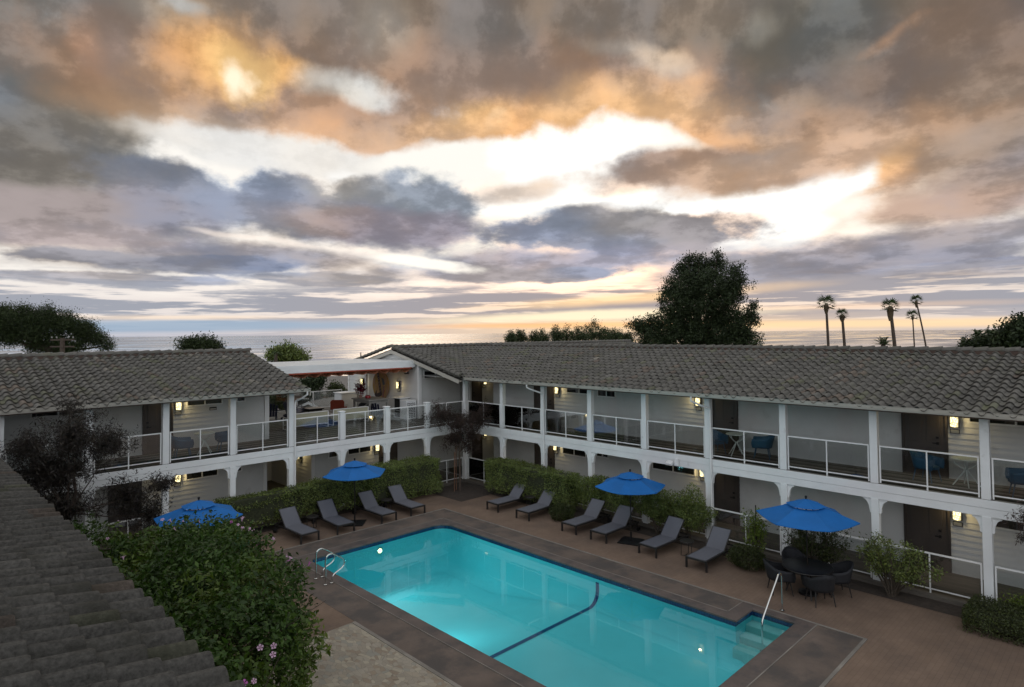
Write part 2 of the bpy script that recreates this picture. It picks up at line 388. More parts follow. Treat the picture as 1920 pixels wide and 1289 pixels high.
# (bearing, height, half sizes, tilt, colour): painted far to near, top of the sky first
SK = [
 # upper deck
 (960, -10, 1700, 265, 0, (122, 112, 104), 1, .12, .9),
 (1480, 110, 520, 200, 4, (112, 108, 104), .9, .4, .8),
 (1790, 180, 330, 210, 0, (122, 108, 100), .9, .4, .8),
 (1560, 30, 150, 90, 0, (98, 98, 94), .8, .6, .8),
 (60, 170, 240, 200, 0, (122, 120, 116), 1, .35, .9),
 (20, 60, 160, 110, 0, (110, 110, 104), .8, .5, .9),
 (250, 140, 260, 95, -8, (140, 118, 102), 1, .4, 1),
 (300, 175, 210, 45, -6, (150, 128, 112), .7, .8, .9),
 (190, 110, 50, 30, -30, (196, 150, 118), .6, .8, .8),
 (390, 120, 85, 75, 0, (206, 156, 104), .85, .8, .9),
 (350, 25, 110, 38, 0, (176, 158, 136), .7, .7, 1),
 (330, 10, 50, 14, 0, (180, 190, 195), .7, .7, 1),
 (560, 215, 300, 62, -6, (152, 132, 120), .95, .45, 1),
 (760, 240, 260, 55, -10, (158, 134, 118), .9, .45, 1),
 (700, 70, 300, 80, 0, (124, 112, 102), .9, .6, .9),
 (1050, 50, 260, 60, 0, (120, 110, 101), .9, .6, .9),
 (960, 150, 330, 70, -4, (152, 126, 108), .9, .6, .9),
 (1010, 205, 300, 46, 0, (176, 140, 112), .8, .6, .9),
 (1230, 215, 260, 52, -8, (166, 138, 116), .8, .6, .9),
 (530, 118, 70, 22, 0, (232, 180, 112), .7, .8, 1),
 (670, 150, 58, 30, -10, (204, 202, 196), .9, .6, 1.9),
 (610, 140, 50, 26, 0, (205, 204, 200), .6, .7, 1.1),
 (715, 45, 50, 55, 10, (170, 160, 146), .5, .8, 1),
 (880, 225, 70, 34, 10, (240, 186, 120), .8, .8, 1),
 (915, 222, 26, 16, 30, (255, 240, 205), .9, .8, .8),
 (1130, 225, 110, 14, -6, (248, 196, 128), .7, .9, .8),
 (400, 125, 80, 60, 20, (226, 172, 112), .8, .9, 2.0),
 (432, 140, 46, 44, 0, (236, 192, 128), .85, .7, 2.4),
 (434, 150, 24, 24, 20, (255, 240, 214), .85, .7, 2.6),
 (1235, 115, 42, 24, -20, (196, 178, 158), .7, .7, 2.0),
 (1160, 90, 50, 16, 0, (160, 154, 146), .5, .8, 1),
 (1675, 75, 60, 14, 10, (190, 152, 122), .6, .8, 2.0),
 (1445, 30, 28, 28, 0, (160, 158, 150), .5, .8, 1),
 (1520, 200, 40, 34, 0, (150, 138, 126), .5, .8, 1),
 (1400, 255, 330, 52, -5, (150, 130, 116), .95, .5, 1),
 (1700, 265, 260, 62, -4, (164, 138, 118), .95, .5, 1),
 (1610, 292, 90, 22, -14, (222, 178, 130), .75, .8, 1),
 (1660, 330, 60, 40, 0, (188, 154, 128), .7, .7, 1),
 (1850, 260, 170, 44, 0, (140, 130, 124), .8, .6, 1),
 (1860, 330, 220, 40, 4, (146, 134, 130), .95, .6, 1),
 (1790, 380, 240, 34, 2, (160, 142, 134), .95, .5, 1.1),
 # gilded edges of the gap
 (420, 252, 230, 34, -6, (196, 168, 142), .7, .7, 1.1),
 (820, 262, 240, 42, 2, (206, 164, 126), .75, .7, 1.1),
 (1100, 240, 240, 62, -2, (232, 180, 126), .9, .6, 1.0),
 (1330, 285, 170, 44, -14, (210, 168, 130), .8, .7, 1.0),
 (1570, 322, 140, 42, 10, (222, 180, 134), .85, .6, 1.0),
 # the bright gap
 (340, 270, 125, 26, -8, (208, 206, 202), .9, .4, 1.1),
 (560, 290, 330, 34, -3, (218, 215, 210), 1, .3, 1.0),
 (860, 300, 190, 40, 4, (238, 234, 226), 1, .3, 1.0),
 (1075, 292, 150, 66, 0, (255, 253, 248), 1, .22, .9),
 (1230, 268, 90, 30, -18, (255, 250, 240), .9, .4, .9),
 (1000, 370, 130, 40, 10, (255, 252, 246), 1, .3, 1.0),
 (1330, 375, 260, 34, 2, (255, 253, 248), 1, .25, .9),
 (1530, 350, 110, 44, 12, (255, 253, 248), 1, .25, .9),
 (1490, 425, 70, 44, 30, (255, 251, 244), 1, .25, .9),
 (930, 425, 60, 30, 0, (250, 240, 226), .9, .4, 1),
 (1385, 460, 60, 14, 0, (255, 252, 246), .95, .4, .9),
 (850, 474, 85, 18, 6, (255, 247, 232), 1, .3, 1.9),
 (745, 496, 60, 10, -4, (255, 248, 236), 1, .35, 1.8),
 (640, 325, 30, 16, 0, (240, 238, 234), .7, .5, .9),
 # tongue inside the bright gap
 (1240, 318, 150, 38, 4, (160, 138, 124), 1, .35, .9),
 (1400, 326, 190, 38, 6, (176, 154, 138), 1, .4, .9),
 (1520, 300, 150, 34, 8, (186, 156, 132), .9, .5, 1.0),
 # middle deck, left
 (70, 310, 210, 120, 0, (112, 112, 112), 1, .4, 1),
 (300, 352, 165, 52, 3, (124, 128, 138), 1, .22, 1.3),
 (525, 378, 95, 56, 0, (126, 130, 140), 1, .24, 1.3),
 (745, 378, 150, 54, -3, (142, 144, 148), 1, .24, 1.3),
 (560, 405, 350, 44, -3, (134, 136, 146), 1, .3, 1),
 (700, 415, 170, 22, 0, (158, 142, 138), .7, .7, 1),
 (760, 430, 150, 36, 0, (142, 132, 136), 1, .4, 1),
 (130, 410, 320, 62, 0, (134, 130, 136), 1, .4, .9),
 (960, 352, 68, 20, 4, (196, 176, 158), .8, .6, 1.3),
 (120, 455, 330, 26, 0, (150, 145, 152), 1, .5, .9),
 (330, 490, 260, 20, 2, (132, 134, 148), .9, .5, 1),
 (560, 490, 160, 24, 0, (148, 146, 154), .9, .5, 1),
 # middle deck, right
 (1170, 436, 275, 40, 0, (138, 139, 149), 1, .16, 1.1),
 (1130, 412, 130, 26, 0, (132, 134, 142), 1, .4, 1.2),
 (1060, 490, 280, 26, 0, (156, 152, 162), .95, .45, .9),
 (1430, 510, 200, 52, 0, (144, 143, 152), 1, .4, 1),
 (1700, 480, 260, 52, 4, (146, 140, 144), 1, .35, 1),
 (1860, 430, 180, 30, 2, (150, 142, 142), .95, .4, 1),
 (1800, 525, 300, 34, 0, (144, 139, 146), .95, .5, .9),
 (140, 484, 180, 15, 0, (134, 138, 152), 1, .2, 1.5),
 (390, 502, 230, 14, 1, (128, 133, 149), 1, .2, 1.5),
 (250, 526, 280, 10, 0, (150, 152, 164), .9, .25, 1.5),
 (600, 524, 170, 11, 0, (150, 150, 158), .9, .25, 1.5),
 (1010, 517, 200, 14, 0, (152, 151, 161), 1, .2, 1.5),
 (1570, 532, 190, 17, 0, (146, 145, 155), 1, .2, 1.5),
 (1800, 502, 220, 15, 2, (140, 139, 149), 1, .2, 1.5),
 (720, 512, 46, 13, 0, (150, 148, 154), .9, .6, 1.2),
 (860, 508, 80, 20, 0, (146, 144, 152), .95, .5, 1.2),
]
def rechain():
    # keeps the node compiler from holding every patch's coordinates at once
    global P1
    n = nd('ShaderNodeVectorMath', operation='MULTIPLY_ADD'); L.new(col, n.inputs[0]); n.inputs[1].default_value = (1e-7, 1e-7, 1e-7); L.new(P1, n.inputs[2]); P1 = n.outputs[0]
for i_, s_ in enumerate(SK):
    if i_ and i_ % 15 == 0: rechain()
    patch(*s_)
# soft light and dark modelling of the cloud bellies
fb = NZ(VM('ADD', VM('MULTIPLY', S, (1, 1.25, 1)), (3.1, .7, 0)), 8.5, 9, .60).outputs['Fac']
fb2 = NZ(VM('ADD', VM('MULTIPLY', S, (1, 1.5, 1)), (7.1, 2.7, 0)), 2.6, 5, .5).outputs['Fac']
fbm_ = M_('ADD', M_('MULTIPLY', fb, .6), M_('MULTIPLY', fb2, .4))
lum = VM('DOT_PRODUCT', col, (.3, .5, .2))
kk = M_('MULTIPLY', MR(fbm_, .38, .63, .80, 1.20), MR(fb, .46, .56, .90, 1.10))
k = M_('ADD', M_('MULTIPLY', kk, MR(lum, .85, .35)), MR(lum, .35, .85))
col = MIX(1.0, col, CMB(k, k, k), 'MULTIPLY')
col = MIX(M_('MULTIPLY', MR(lum, .85, .3), .8), col, MIX(1.0, col, MIX(MR(NZ(S, 4.2, 4, .5).outputs['Fac'], .38, .62), (.88, .98, 1.12), (1.12, 1.0, .86)), 'MULTIPLY'))
# the low deck of thin layers over the sea
s1 = NZ(VM('MULTIPLY', S, (.75, 2.3, 1)), 7.0, 8, .58).outputs['Fac']; s2 = NZ(CMB(M_('MULTIPLY', az, 1.2), M_('MULTIPLY', el, 30)), 3.2, 6, .6).outputs['Fac']
lay = M_('ADD', M_('MULTIPLY', s1, .62), M_('MULTIPLY', s2, .38))
warm = MR(M_('ABSOLUTE', M_('SUBTRACT', az, SUN_AZ)), .75, .0)
lowdark = MIX(warm, s2l((150, 153, 163)), s2l((160, 150, 150)))
lowlit = MIX(warm, s2l((216, 208, 204)), s2l((240, 216, 194)))
lowc = MIX(MR(lay, .497, .55), lowdark, lowlit)
col = MIX(MR(M_('MULTIPLY_ADD', M_('SUBTRACT', s1, .5), .12, el), .098, .050), col, lowc)
# bank of light and blue just above the horizon
hz = MIX(warm, s2l((176, 178, 190)), s2l((240, 206, 166)))
col = MIX(M_('MULTIPLY', MR(M_('MULTIPLY_ADD', M_('SUBTRACT', s2, .5), .03, el), .036, .006), .8), col, hz)
rechain()
def patch2(*a):
    patch(*a)
patch2(330, 611, 480, 11, 0, (146, 166, 186), .85, .5, .3)
patch2(1180, 560, 240, 9, 3, (255, 214, 160), .75, .7, .5)
patch2(1130, 592, 300, 9, 1, (255, 236, 200), .9, .6, .9)
patch2(1090, 610, 260, 5, 0, (255, 190, 120), .7, .8, .4)
patch2(1700, 606, 620, 8, 0, (250, 214, 164), .75, .7, .4)
patch2(1560, 575, 260, 5, 0, (236, 200, 168), .5, .8, .5)
patch2(330, 596, 220, 4, 0, (246, 220, 190), .55, .8, .6)
patch2(770, 492, 90, 10, -6, (255, 248, 236), .9, .4, 1.8)
patch2(480, 450, 110, 5, -4, (240, 226, 214), .5, .6, 1.8)
# away from the sunset the clouds are grey, brightened out of view to light the facades
col = MIX(MR(dF, .05, -.55), col, MIX(MR(fb, .35, .68), (.66, .68, .73), (1.10, 1.12, 1.17)))
bg = nd('ShaderNodeBackground'); L.new(col, bg.inputs[0]); bg.inputs[1].default_value = 1.0
wo = nd('ShaderNodeOutputWorld'); L.new(bg.outputs[0], wo.inputs[0])
w.cycles.sampling_method = 'NONE'

sd = bpy.data.lights.new('sun', 'SUN'); sd.energy = .07; sd.angle = R_(16); sd.color = (1, .78, .55)
so = bpy.data.objects.new('sun', sd); COL.objects.link(so); so.location = (30, 30, 40)
GL_AZ = ae(760, 590)[0]; sd_dir = (HF * math.cos(GL_AZ) + HR * math.sin(GL_AZ)) * math.cos(R_(9)) + Vector((0, 0, math.sin(R_(9))))
so.rotation_euler = sd_dir.to_track_quat('Z', 'Y').to_euler()
scene.view_settings.view_transform = 'Standard'; scene.view_settings.look = 'None'; scene.view_settings.exposure = .27
scene.cycles.use_denoising = True; scene.cycles.max_bounces = 8; scene.cycles.transparent_max_bounces = 16
scene.cycles.caustics_reflective = False; scene.cycles.caustics_refractive = False
# ------------------------------------------------------------------ setting: terrain, sea, paving
XR, YC = 19.42, 22.98            # faces of the two post rows
ZD, ZB, ZR = 2.757, 2.324, 3.80  # upper deck, beam underside, rail top
XW, YW = 21.5, 25.45             # corridor back walls
def terr(x, y):
    d = max(0, math.hypot(max(0, x - 22), max(0, y - 34)))
    inside = -10 < x < 27 and -12 < y < 31
    z = -.25 - max(0, d - 2) * .062
    z += .6 * math.sin(x * .031 + 1) * math.sin(y * .027) * min(1, d / 60)
    if inside: z = -3.2
    return max(z, -52)
gx = [-900, -600, -400, -250, -150, -90, -60, -35, -20, -10.5, -9.5, 0, 8, 16, 26.5, 27.5, 31, 34, 38, 44, 52, 62, 75, 90, 110, 140, 180, 240, 320, 430, 560, 700, 900]
gy = [-300, -150, -60, -30, -12.5, -11.5, 0, 10, 20, 30.5, 31.5, 33, 36, 40, 46, 54, 64, 76, 90, 110, 140, 180, 240, 320, 430, 560, 700, 900]
g = MB(); g.v = [(x, y, terr(x, y)) for y in gy for x in gx]
g.f = [(j * len(gx) + i, j * len(gx) + i + 1, (j + 1) * len(gx) + i + 1, (j + 1) * len(gx) + i) for j in range(len(gy) - 1) for i in range(len(gx) - 1)]
M['ground'] = mat('dry_ground', (.09, .085, .05), .95, var=.3, vs=.15, col2=(.05, .07, .03), c2s=.05)
struct('ground', g, M['ground'])
# sea: reflects the sky, its surface broken into long bands
M['sea'] = mat('sea_water', (.015, .03, .04), .16, var=.1, vs=.01, spec=.6)
ntm = M['sea'].node_tree; bs_ = [n for n in ntm.nodes if n.bl_idname == 'ShaderNodeBsdfPrincipled'][0]
tcx = ntm.nodes.new('ShaderNodeTexCoord'); mp = ntm.nodes.new('ShaderNodeMapping'); mp.inputs['Rotation'].default_value = (0, 0, R_(-45)); mp.inputs['Scale'].default_value = (.0011, .0045, 1)
nz = ntm.nodes.new('ShaderNodeTexNoise'); nz.inputs['Scale'].default_value = 1.6; nz.inputs['Detail'].default_value = 6
ntm.links.new(tcx.outputs['Object'], mp.inputs[0]); ntm.links.new(mp.outputs[0], nz.inputs['Vector'])
mr = ntm.nodes.new('ShaderNodeMapRange'); mr.inputs[1].default_value = .35; mr.inputs[2].default_value = .65; mr.inputs[3].default_value = .03; mr.inputs[4].default_value = .22
ntm.links.new(nz.outputs['Fac'], mr.inputs[0]); ntm.links.new(mr.outputs[0], bs_.inputs['Roughness'])
nz2 = ntm.nodes.new('ShaderNodeTexNoise'); nz2.inputs['Scale'].default_value = .25; nz2.inputs['Detail'].default_value = 3
bp = ntm.nodes.new('ShaderNodeBump'); bp.inputs['Strength'].default_value = .05; bp.inputs['Distance'].default_value = .1
ntm.links.new(tcx.outputs['Object'], nz2.inputs['Vector']); ntm.links.new(nz2.outputs['Fac'], bp.inputs['Height']); ntm.links.new(bp.outputs[0], bs_.inputs['Normal'])
sea = MB(); sea.poly([(-60000, -60000, -46), (60000, -60000, -46), (60000, 60000, -46), (-60000, 60000, -46)])
struct('sea', sea, M['sea'])

# paving --------------------------------------------------------------
AX1, BY1, AX2, BY2, AX3, BY3 = 15.77, 19.99, 14.62, 18.59, 9.27, 6.14
AX4, BY4, AX5, BY5 = 8.96, 5.76, 8.11, 4.76
def paver(name, c, c2):
    m = mat(name, c, .8, var=.16, vs=1.3, col2=c2, c2s=.55, c2r=(.4, .72), bump=.25, bs=40, spec=.3)
    n_ = m.node_tree; b_ = [n for n in n_.nodes if n.bl_idname == 'ShaderNodeBsdfPrincipled'][0]
    src = b_.inputs['Base Color'].links[0].from_socket
    t = n_.nodes.new('ShaderNodeTexCoord'); br = n_.nodes.new('ShaderNodeTexBrick'); br.inputs['Scale'].default_value = 1.0
    br.inputs['Brick Width'].default_value = .21; br.inputs['Row Height'].default_value = .105; br.inputs['Mortar Size'].default_value = .006
    br.inputs['Color1'].default_value = (1, 1, 1, 1); br.inputs['Color2'].default_value = (.86, .84, .82, 1); br.inputs['Mortar'].default_value = (.62, .6, .58, 1)
    n_.links.new(t.outputs['Object'], br.inputs['Vector'])
    mx = n_.nodes.new('ShaderNodeMix'); mx.data_type = 'RGBA'; mx.blend_type = 'MULTIPLY'; mx.inputs[0].default_value = .5
    n_.links.new(src, mx.inputs[6]); n_.links.new(br.outputs['Color'], mx.inputs[7]); n_.links.new(mx.outputs[2], b_.inputs['Base Color'])
    return m
M['paver'] = paver('tan_brick_paving', (.188, .132, .096), (.138, .100, .077))
M['deckc'] = mat('stained_concrete_deck', (.12, .092, .075), .72, var=.22, vs=1.1, col2=(.07, .06, .054), c2s=.9, c2r=(.42, .62), bump=.2, bs=25, spec=.4)
M['coping'] = mat('pool_coping_stone', (.10, .078, .068), .62, var=.2, vs=2.2, col2=(.06, .052, .05), c2s=1.8, c2r=(.45, .65), bump=.2, bs=30)
M['joint'] = mat('pale_joint_line', (.19, .172, .148), .8, var=.35, vs=1.4)
pv = MB()
for x0, x1, y0, y1 in ((AX1, 19.30, -6, 22.9), (-8, AX1, BY1, 22.9), (-8, AX1, -6, BY5), (-8, 3.2, BY5, BY1), (3.2, AX5, 13.8, BY1), ):
    pv.box(x0, x1, y0, y1, -.25, 0)
struct('patio_paving', pv, M['paver'])
# pool outline with rounded far corner and the step nook, counter-clockwise seen from above
def arc(cx, cy, r, a0, a1, n=7): return [(cx + r * math.cos(R_(a0 + (a1 - a0) * i / n)), cy + r * math.sin(R_(a0 + (a1 - a0) * i / n))) for i in range(n + 1)]
NX, NY = 15.50, 7.25
OUT = [(AX3 + .0, BY3), (NX, BY3), (NX, NY), (AX2, NY)] + arc(AX2 - .55, BY2 - .55, .55, 0, 90) + arc(AX3 + .3, BY2 - .3, .3, 90, 180)
OUTD = []
for i, a in enumerate(OUT):                                   # subdivide long sides
    b = OUT[(i + 1) % len(OUT)]; n = max(1, int(math.hypot(b[0] - a[0], b[1] - a[1]) / .5))
    OUTD += [(a[0] + (b[0] - a[0]) * k / n, a[1] + (b[1] - a[1]) * k / n) for k in range(n)]
def inset(pts, d):
    r = []; m = len(pts)
    for i in range(m):
        p, a, b = Vector(pts[i]), Vector(pts[i - 1]), Vector(pts[(i + 1) % m])
        e1 = (p - a).normalized(); e2 = (b - p).normalized(); n1 = Vector((-e1.y, e1.x)); n2 = Vector((-e2.y, e2.x))
        nn = (n1 + n2); k = max(.5, 1 + n1.dot(n2)); r.append((p.x + nn.x / k * d, p.y + nn.y / k * d))
    return r
# pool surround: border slab ring from the pool edge to the outer joint, as strips of boxes around the outline
dk = MB()
def slab(mb, x0, x1, y0, y1, top=0.004): mb.box(x0, x1, y0, y1, -.25, top)
CP = .42; CPX = .31
for x0, x1, y0, y1 in ((AX2 + CPX, AX1, NY + .35, BY1), (AX5, AX2 + CPX, BY2 + CP, BY1), (AX5, AX3 - .31, BY5, BY2 + CP), (AX3 - .31, AX1, BY5, BY3 - .38)):
    slab(dk, x0, x1, y0, y1)
struct('pool_deck', dk, M['deckc'])
cp = MB()
# coping ring: polygonal ring following the outline, with a bull-nosed edge
ringo = [(AX3 - .31, BY3 - .38), (NX + .27, BY3 - .38), (NX + .27, NY + .35), (AX2 + CPX, NY + .35), (AX2 + CPX, BY2 + CP), (AX3 - .31, BY2 + CP)]
def near_ring(p):
    """project an outline point to the outer coping edge"""
    x, y = p
    if y > NY + .001 or x < AX2 - .001:
        cx = min(max(x, AX3), AX2); 
    return p
cop_lo = inset(OUTD, .03)
def outer(i):
    x, y = OUTD[i]; a = Vector(OUTD[i - 1]); b = Vector(OUTD[(i + 1) % len(OUTD)]); e = (b - a).normalized(); nx, ny = e.y, -e.x
    o = Vector((x, y)); 
    X0, X1, Y0, Y1 = AX3 - .31, AX2 + CPX, BY3 - .38, BY2 + CP
    if y <= NY + .01 and x > AX2 - .01: X1 = NX + .27
    best = 9
    for (lim, comp, s) in ((X0, 0, nx), (X1, 0, nx), (Y0, 1, ny), (Y1, 1, ny)):
        if abs(s) > 1e-3:
            t = (lim - (x, y)[comp]) / s
            if 0 < t < best: best = t
    return (x + nx * best, y + ny * best) if best < 1.2 else (x + nx * .35, y + ny * .35)
n0 = len(cp.v); m = len(OUTD)
simple = []
for i in range(m): simple.append(outer(i))
for i in range(m):
    x, y = OUTD[i]; lx, ly = cop_lo[i]; ox, oy = simple[i]
    if abs(x - NX) < .01 and abs(y - BY3) < .01: ox, oy = NX + .27, BY3 - .38
    if abs(x - AX3) < .01 and abs(y - BY3) < .01: ox, oy = AX3 - .31, BY3 - .38
    if abs(x - NX) < .01 and abs(y - NY) < .01: ox, oy = NX + .27, NY + .35
    if abs(x - AX2) < .01 and abs(y - NY) < .01: ox, oy = AX2 + CPX, NY + .35
    if abs(y - NY) < .01 and AX2 < x < NX: ox, oy = max(x, AX2 + CPX) , NY + .35
    cp.v += [(ox, oy, .014), (x, y, .014), (lx, ly, .002), (lx, ly, -.035), (x, y, -.05)]
for i in range(m):
    j = (i + 1) % m
    for k in range(4): cp.f.append((n0 + i * 5 + k, n0 + j * 5 + k, n0 + j * 5 + k + 1, n0 + i * 5 + k + 1))
cp.box(AX2 + CPX, NX + .27, NY + .05, NY + .35, -.2, .0095)
struct('pool_coping', cp, M['coping'])
jl = MB()
def line(x0, x1, y0, y1, z=.018): jl.box(x0, x1, y0, y1, -.02, z)
W = .03
line(AX1 - W, AX1 + W, BY5, BY1 + W); line(AX5, AX1 - W, BY1 - W, BY1 + W)
line(AX2 + CPX - .012, AX2 + CPX + .012, NY + .36, BY2 + CP + .01, .0165); line(AX3 - .31, AX2 + CPX - .012, BY2 + CP - .012, BY2 + CP + .012, .0165)
line(AX3 - .322, AX3 - .298, BY3 - .38, BY2 + CP, .0165); line(AX3 - .298, AX1 - W, BY3 - .392, BY3 - .368, .0165)
line(AX4 - 4.0 + 4.0 - .9, AX1 + W, BY5 - .07, BY5, .0165)
line(AX1 - W - .78, AX1 - W, NY + .335, NY + .355, .0165)
struct('joint_lines', jl, M['joint'])
# flagstone corner, pale broken stone
M['flag'] = mat('pale_flagstone', (.33, .30, .25), .75, var=.12, vs=1.5, bump=.15, bs=20)
n_ = M['flag'].node_tree; b_ = [n for n in n_.nodes if n.bl_idname == 'ShaderNodeBsdfPrincipled'][0]; src = b_.inputs['Base Color'].links[0].from_socket
t = n_.nodes.new('ShaderNodeTexCoord'); vo = n_.nodes.new('ShaderNodeTexVoronoi'); vo.inputs['Scale'].default_value = 10.5; ve = n_.nodes.new('ShaderNodeTexVoronoi'); ve.feature = 'DISTANCE_TO_EDGE'; ve.inputs['Scale'].default_value = 10.5
mpp = n_.nodes.new('ShaderNodeMapping'); mpp.inputs['Scale'].default_value = (1, .6, 1); mpp.inputs['Rotation'].default_value = (0, 0, .5); n_.links.new(t.outputs['Object'], mpp.inputs[0])
n_.links.new(mpp.outputs[0], vo.inputs['Vector']); n_.links.new(mpp.outputs[0], ve.inputs['Vector'])
rp = n_.nodes.new('ShaderNodeValToRGB'); rp.color_ramp.interpolation = 'CONSTANT'
for i, (p_, c_) in enumerate(((0, (.85, .8, .72)), (.25, (1.05, 1.02, .95)), (.45, (.75, .6, .45)), (.6, (1, .93, .8)), (.72, (.78, .84, .84)), (.85, (1.35, 1.25, 1.1)))):
    e = rp.color_ramp.elements[i] if i < 2 else rp.color_ramp.elements.new(p_); e.position = p_; e.color = tuple(min(1, v * .78) for v in c_) + (1,)
sx = n_.nodes.new('ShaderNodeSeparateColor'); n_.links.new(vo.outputs['Color'], sx.inputs[0]); n_.links.new(sx.outputs[0], rp.inputs[0])
mx = n_.nodes.new('ShaderNodeMix'); mx.data_type = 'RGBA'; mx.blend_type = 'MULTIPLY'; mx.inputs[0].default_value = .7; n_.links.new(src, mx.inputs[6]); n_.links.new(rp.outputs[0], mx.inputs[7])
eg = n_.nodes.new('ShaderNodeMapRange'); eg.inputs[1].default_value = .0; eg.inputs[2].default_value = .035; eg.inputs[3].default_value = .6; eg.inputs[4].default_value = 1; n_.links.new(ve.outputs['Distance'], eg.inputs[0])
m2 = n_.nodes.new('ShaderNodeVectorMath'); m2.operation = 'SCALE'; n_.links.new(mx.outputs[2], m2.inputs[0]); n_.links.new(eg.outputs[0], m2.inputs['Scale']); n_.links.new(m2.outputs[0], b_.inputs['Base Color'])
fl = MB(); fl.box(3.2, AX5 - .09, BY5, 13.8, -.25, .002); struct('flagstone_paving', fl, M['flag'])
fb_ = MB(); fb_.box(AX5 - .09, AX5, BY5, 13.8, -.25, .012); struct('kerb_strip', fb_, M['joint'])
# planting beds along both wings and the low kerb under the railings
bd = MB()
def bed(x0, x1, y0, y1): 
    nx = max(2, int((x1 - x0) / .3)); ny = max(2, int((y1 - y0) / .3)); b0 = len(bd.v)
    for j in range(ny + 1):
        for i in range(nx + 1):
            e = i in (0, nx) or j in (0, ny)
            bd.v.append((x0 + (x1 - x0) * i / nx, y0 + (y1 - y0) * j / ny, .006 if e else .02 + random.random() * .035))
    for j in range(ny):
        for i in range(nx): a = b0 + j * (nx + 1) + i; bd.f.append((a, a + 1, a + nx + 2, a + nx + 1))
bed(18.55, 19.28, -5, 20.3); bed(2, 16.9, 22.3, 22.88); bed(16.9, 19.28, 20.3, 22.88)
bd.v += [(16.9, 22.3, .012), (17.65, 20.9, .012), (19.0, 20.3, .012), (19.0, 22.5, .012), (16.9, 22.5, .012)]; b0 = len(bd.v) - 5; bd.f.append(tuple(range(b0, b0 + 5)))
struct('planting_bed', bd, M['soil'])
wk = MB(); wk.box(19.30, 26, -6, 22.9, -.25, .10); wk.box(-8, 26, 22.9, 33.4, -.25, .10)
M['walk'] = mat('worn_walkway_concrete', (.13, .115, .095), .7, var=.3, vs=1.2, col2=(.08, .07, .06), c2s=1.5, c2r=(.4, .7), stretch=(3, .6, 1))
struct('walkway', wk, M['walk'])

# ------------------------------------------------------------------ swimming pool
POOL = thing('swimming_pool', 'turquoise rectangular swimming pool with blue tile band and a corner step nook', 'swimming pool', (12, 12, 0))
WZ = -.13
M['plaster'] = mat('pool_plaster', (.24, .80, .84), .6, var=.05, vs=.6)
M['tiles'] = mat('blue_pool_tile', (.008, .028, .10), .12, var=.3, vs=3, spec=.7)
n_ = M['tiles'].node_tree; b_ = [n for n in n_.nodes if n.bl_idname == 'ShaderNodeBsdfPrincipled'][0]; src = b_.inputs['Base Color'].links[0].from_socket
t = n_.nodes.new('ShaderNodeTexCoord'); sp2 = n_.nodes.new('ShaderNodeSeparateXYZ'); n_.links.new(t.outputs['Object'], sp2.inputs[0])
ad = n_.nodes.new('ShaderNodeMath'); ad.operation = 'ADD'; n_.links.new(sp2.outputs[0], ad.inputs[0]); n_.links.new(sp2.outputs[1], ad.inputs[1])
cb = n_.nodes.new('ShaderNodeCombineXYZ'); n_.links.new(ad.outputs[0], cb.inputs[0]); n_.links.new(sp2.outputs[2], cb.inputs[1])
br = n_.nodes.new('ShaderNodeTexBrick'); br.offset = 0; br.inputs['Scale'].default_value = 1; br.inputs['Brick Width'].default_value = .075; br.inputs['Row Height'].default_value = .075; br.inputs['Mortar Size'].default_value = .004
br.inputs['Color1'].default_value = (1, 1, 1, 1); br.inputs['Color2'].default_value = (.45, .6, .75, 1); br.inputs['Mortar'].default_value = (3, 2.4, 1.6, 1); n_.links.new(cb.outputs[0], br.inputs['Vector'])
mx = n_.nodes.new('ShaderNodeMix'); mx.data_type = 'RGBA'; mx.blend_type = 'MULTIPLY'; mx.inputs[0].default_value = 1; n_.links.new(src, mx.inputs[6]); n_.links.new(br.outputs['Color'], mx.inputs[7]); n_.links.new(mx.outputs[2], b_.inputs['Base Color'])
def floor_z(y):
    if y < 11.5: return -.86
    if y < 15.5: return -.86 - (y - 11.5) / 4 * .75
    return -1.61
tb = MB(); n0 = 0; mm = len(OUTD)
for (x, y) in OUTD: tb.v += [(x, y, -.05), (x, y, -.155)]
for i in range(mm): j = (i + 1) % mm; tb.f.append((i * 2, i * 2 + 1, j * 2 + 1, j * 2))
tb.build('tile_band', M['tiles'], POOL)
bs = MB(); RC = .38; rings = [(0, None)] + [(RC * (1 - math.cos(R_(a))), RC * (1 - math.sin(R_(a)))) for a in (0, 20, 40, 60, 78, 90)]
for k, (d, h) in enumerate(rings):
    q = inset(OUTD, d)
    for (x, y) in q: bs.v.append((x, y, -.155 if h is None else floor_z(y) + h))
for k in range(len(rings) - 1):
    for i in range(mm): j = (i + 1) % mm; bs.f.append((k * mm + i, (k + 1) * mm + i, (k + 1) * mm + j, k * mm + j))
fy = [BY3 - .05, 8, 10, 11.5, 12.5, 13.5, 14.5, 15.5, 17, BY2 + .05]; b0 = len(bs.v)
for y in fy: bs.v += [(AX3 - .05, y, floor_z(y) - .004), (NX + .05, y, floor_z(y) - .004)]
for i in range(len(fy) - 1): bs.f.append((b0 + 2 * i, b0 + 2 * i + 1, b0 + 2 * i + 3, b0 + 2 * i + 2))
bs.build('basin', M['plaster'], POOL, smooth=50)
M['step'] = mat('pool_step_plaster', (.42, .66, .62), .6, var=.05)
for (x0, x1, z) in ((15.14, NX - .002, -.26), (14.80, 15.14, -.42), (14.42, 14.80, -.58)):
    s_ = MB(); s_.box(x0, x1, BY3 + .004, NY - .004, z - .5, z); s_.build('step', M['step'], POOL, bevel=.02)
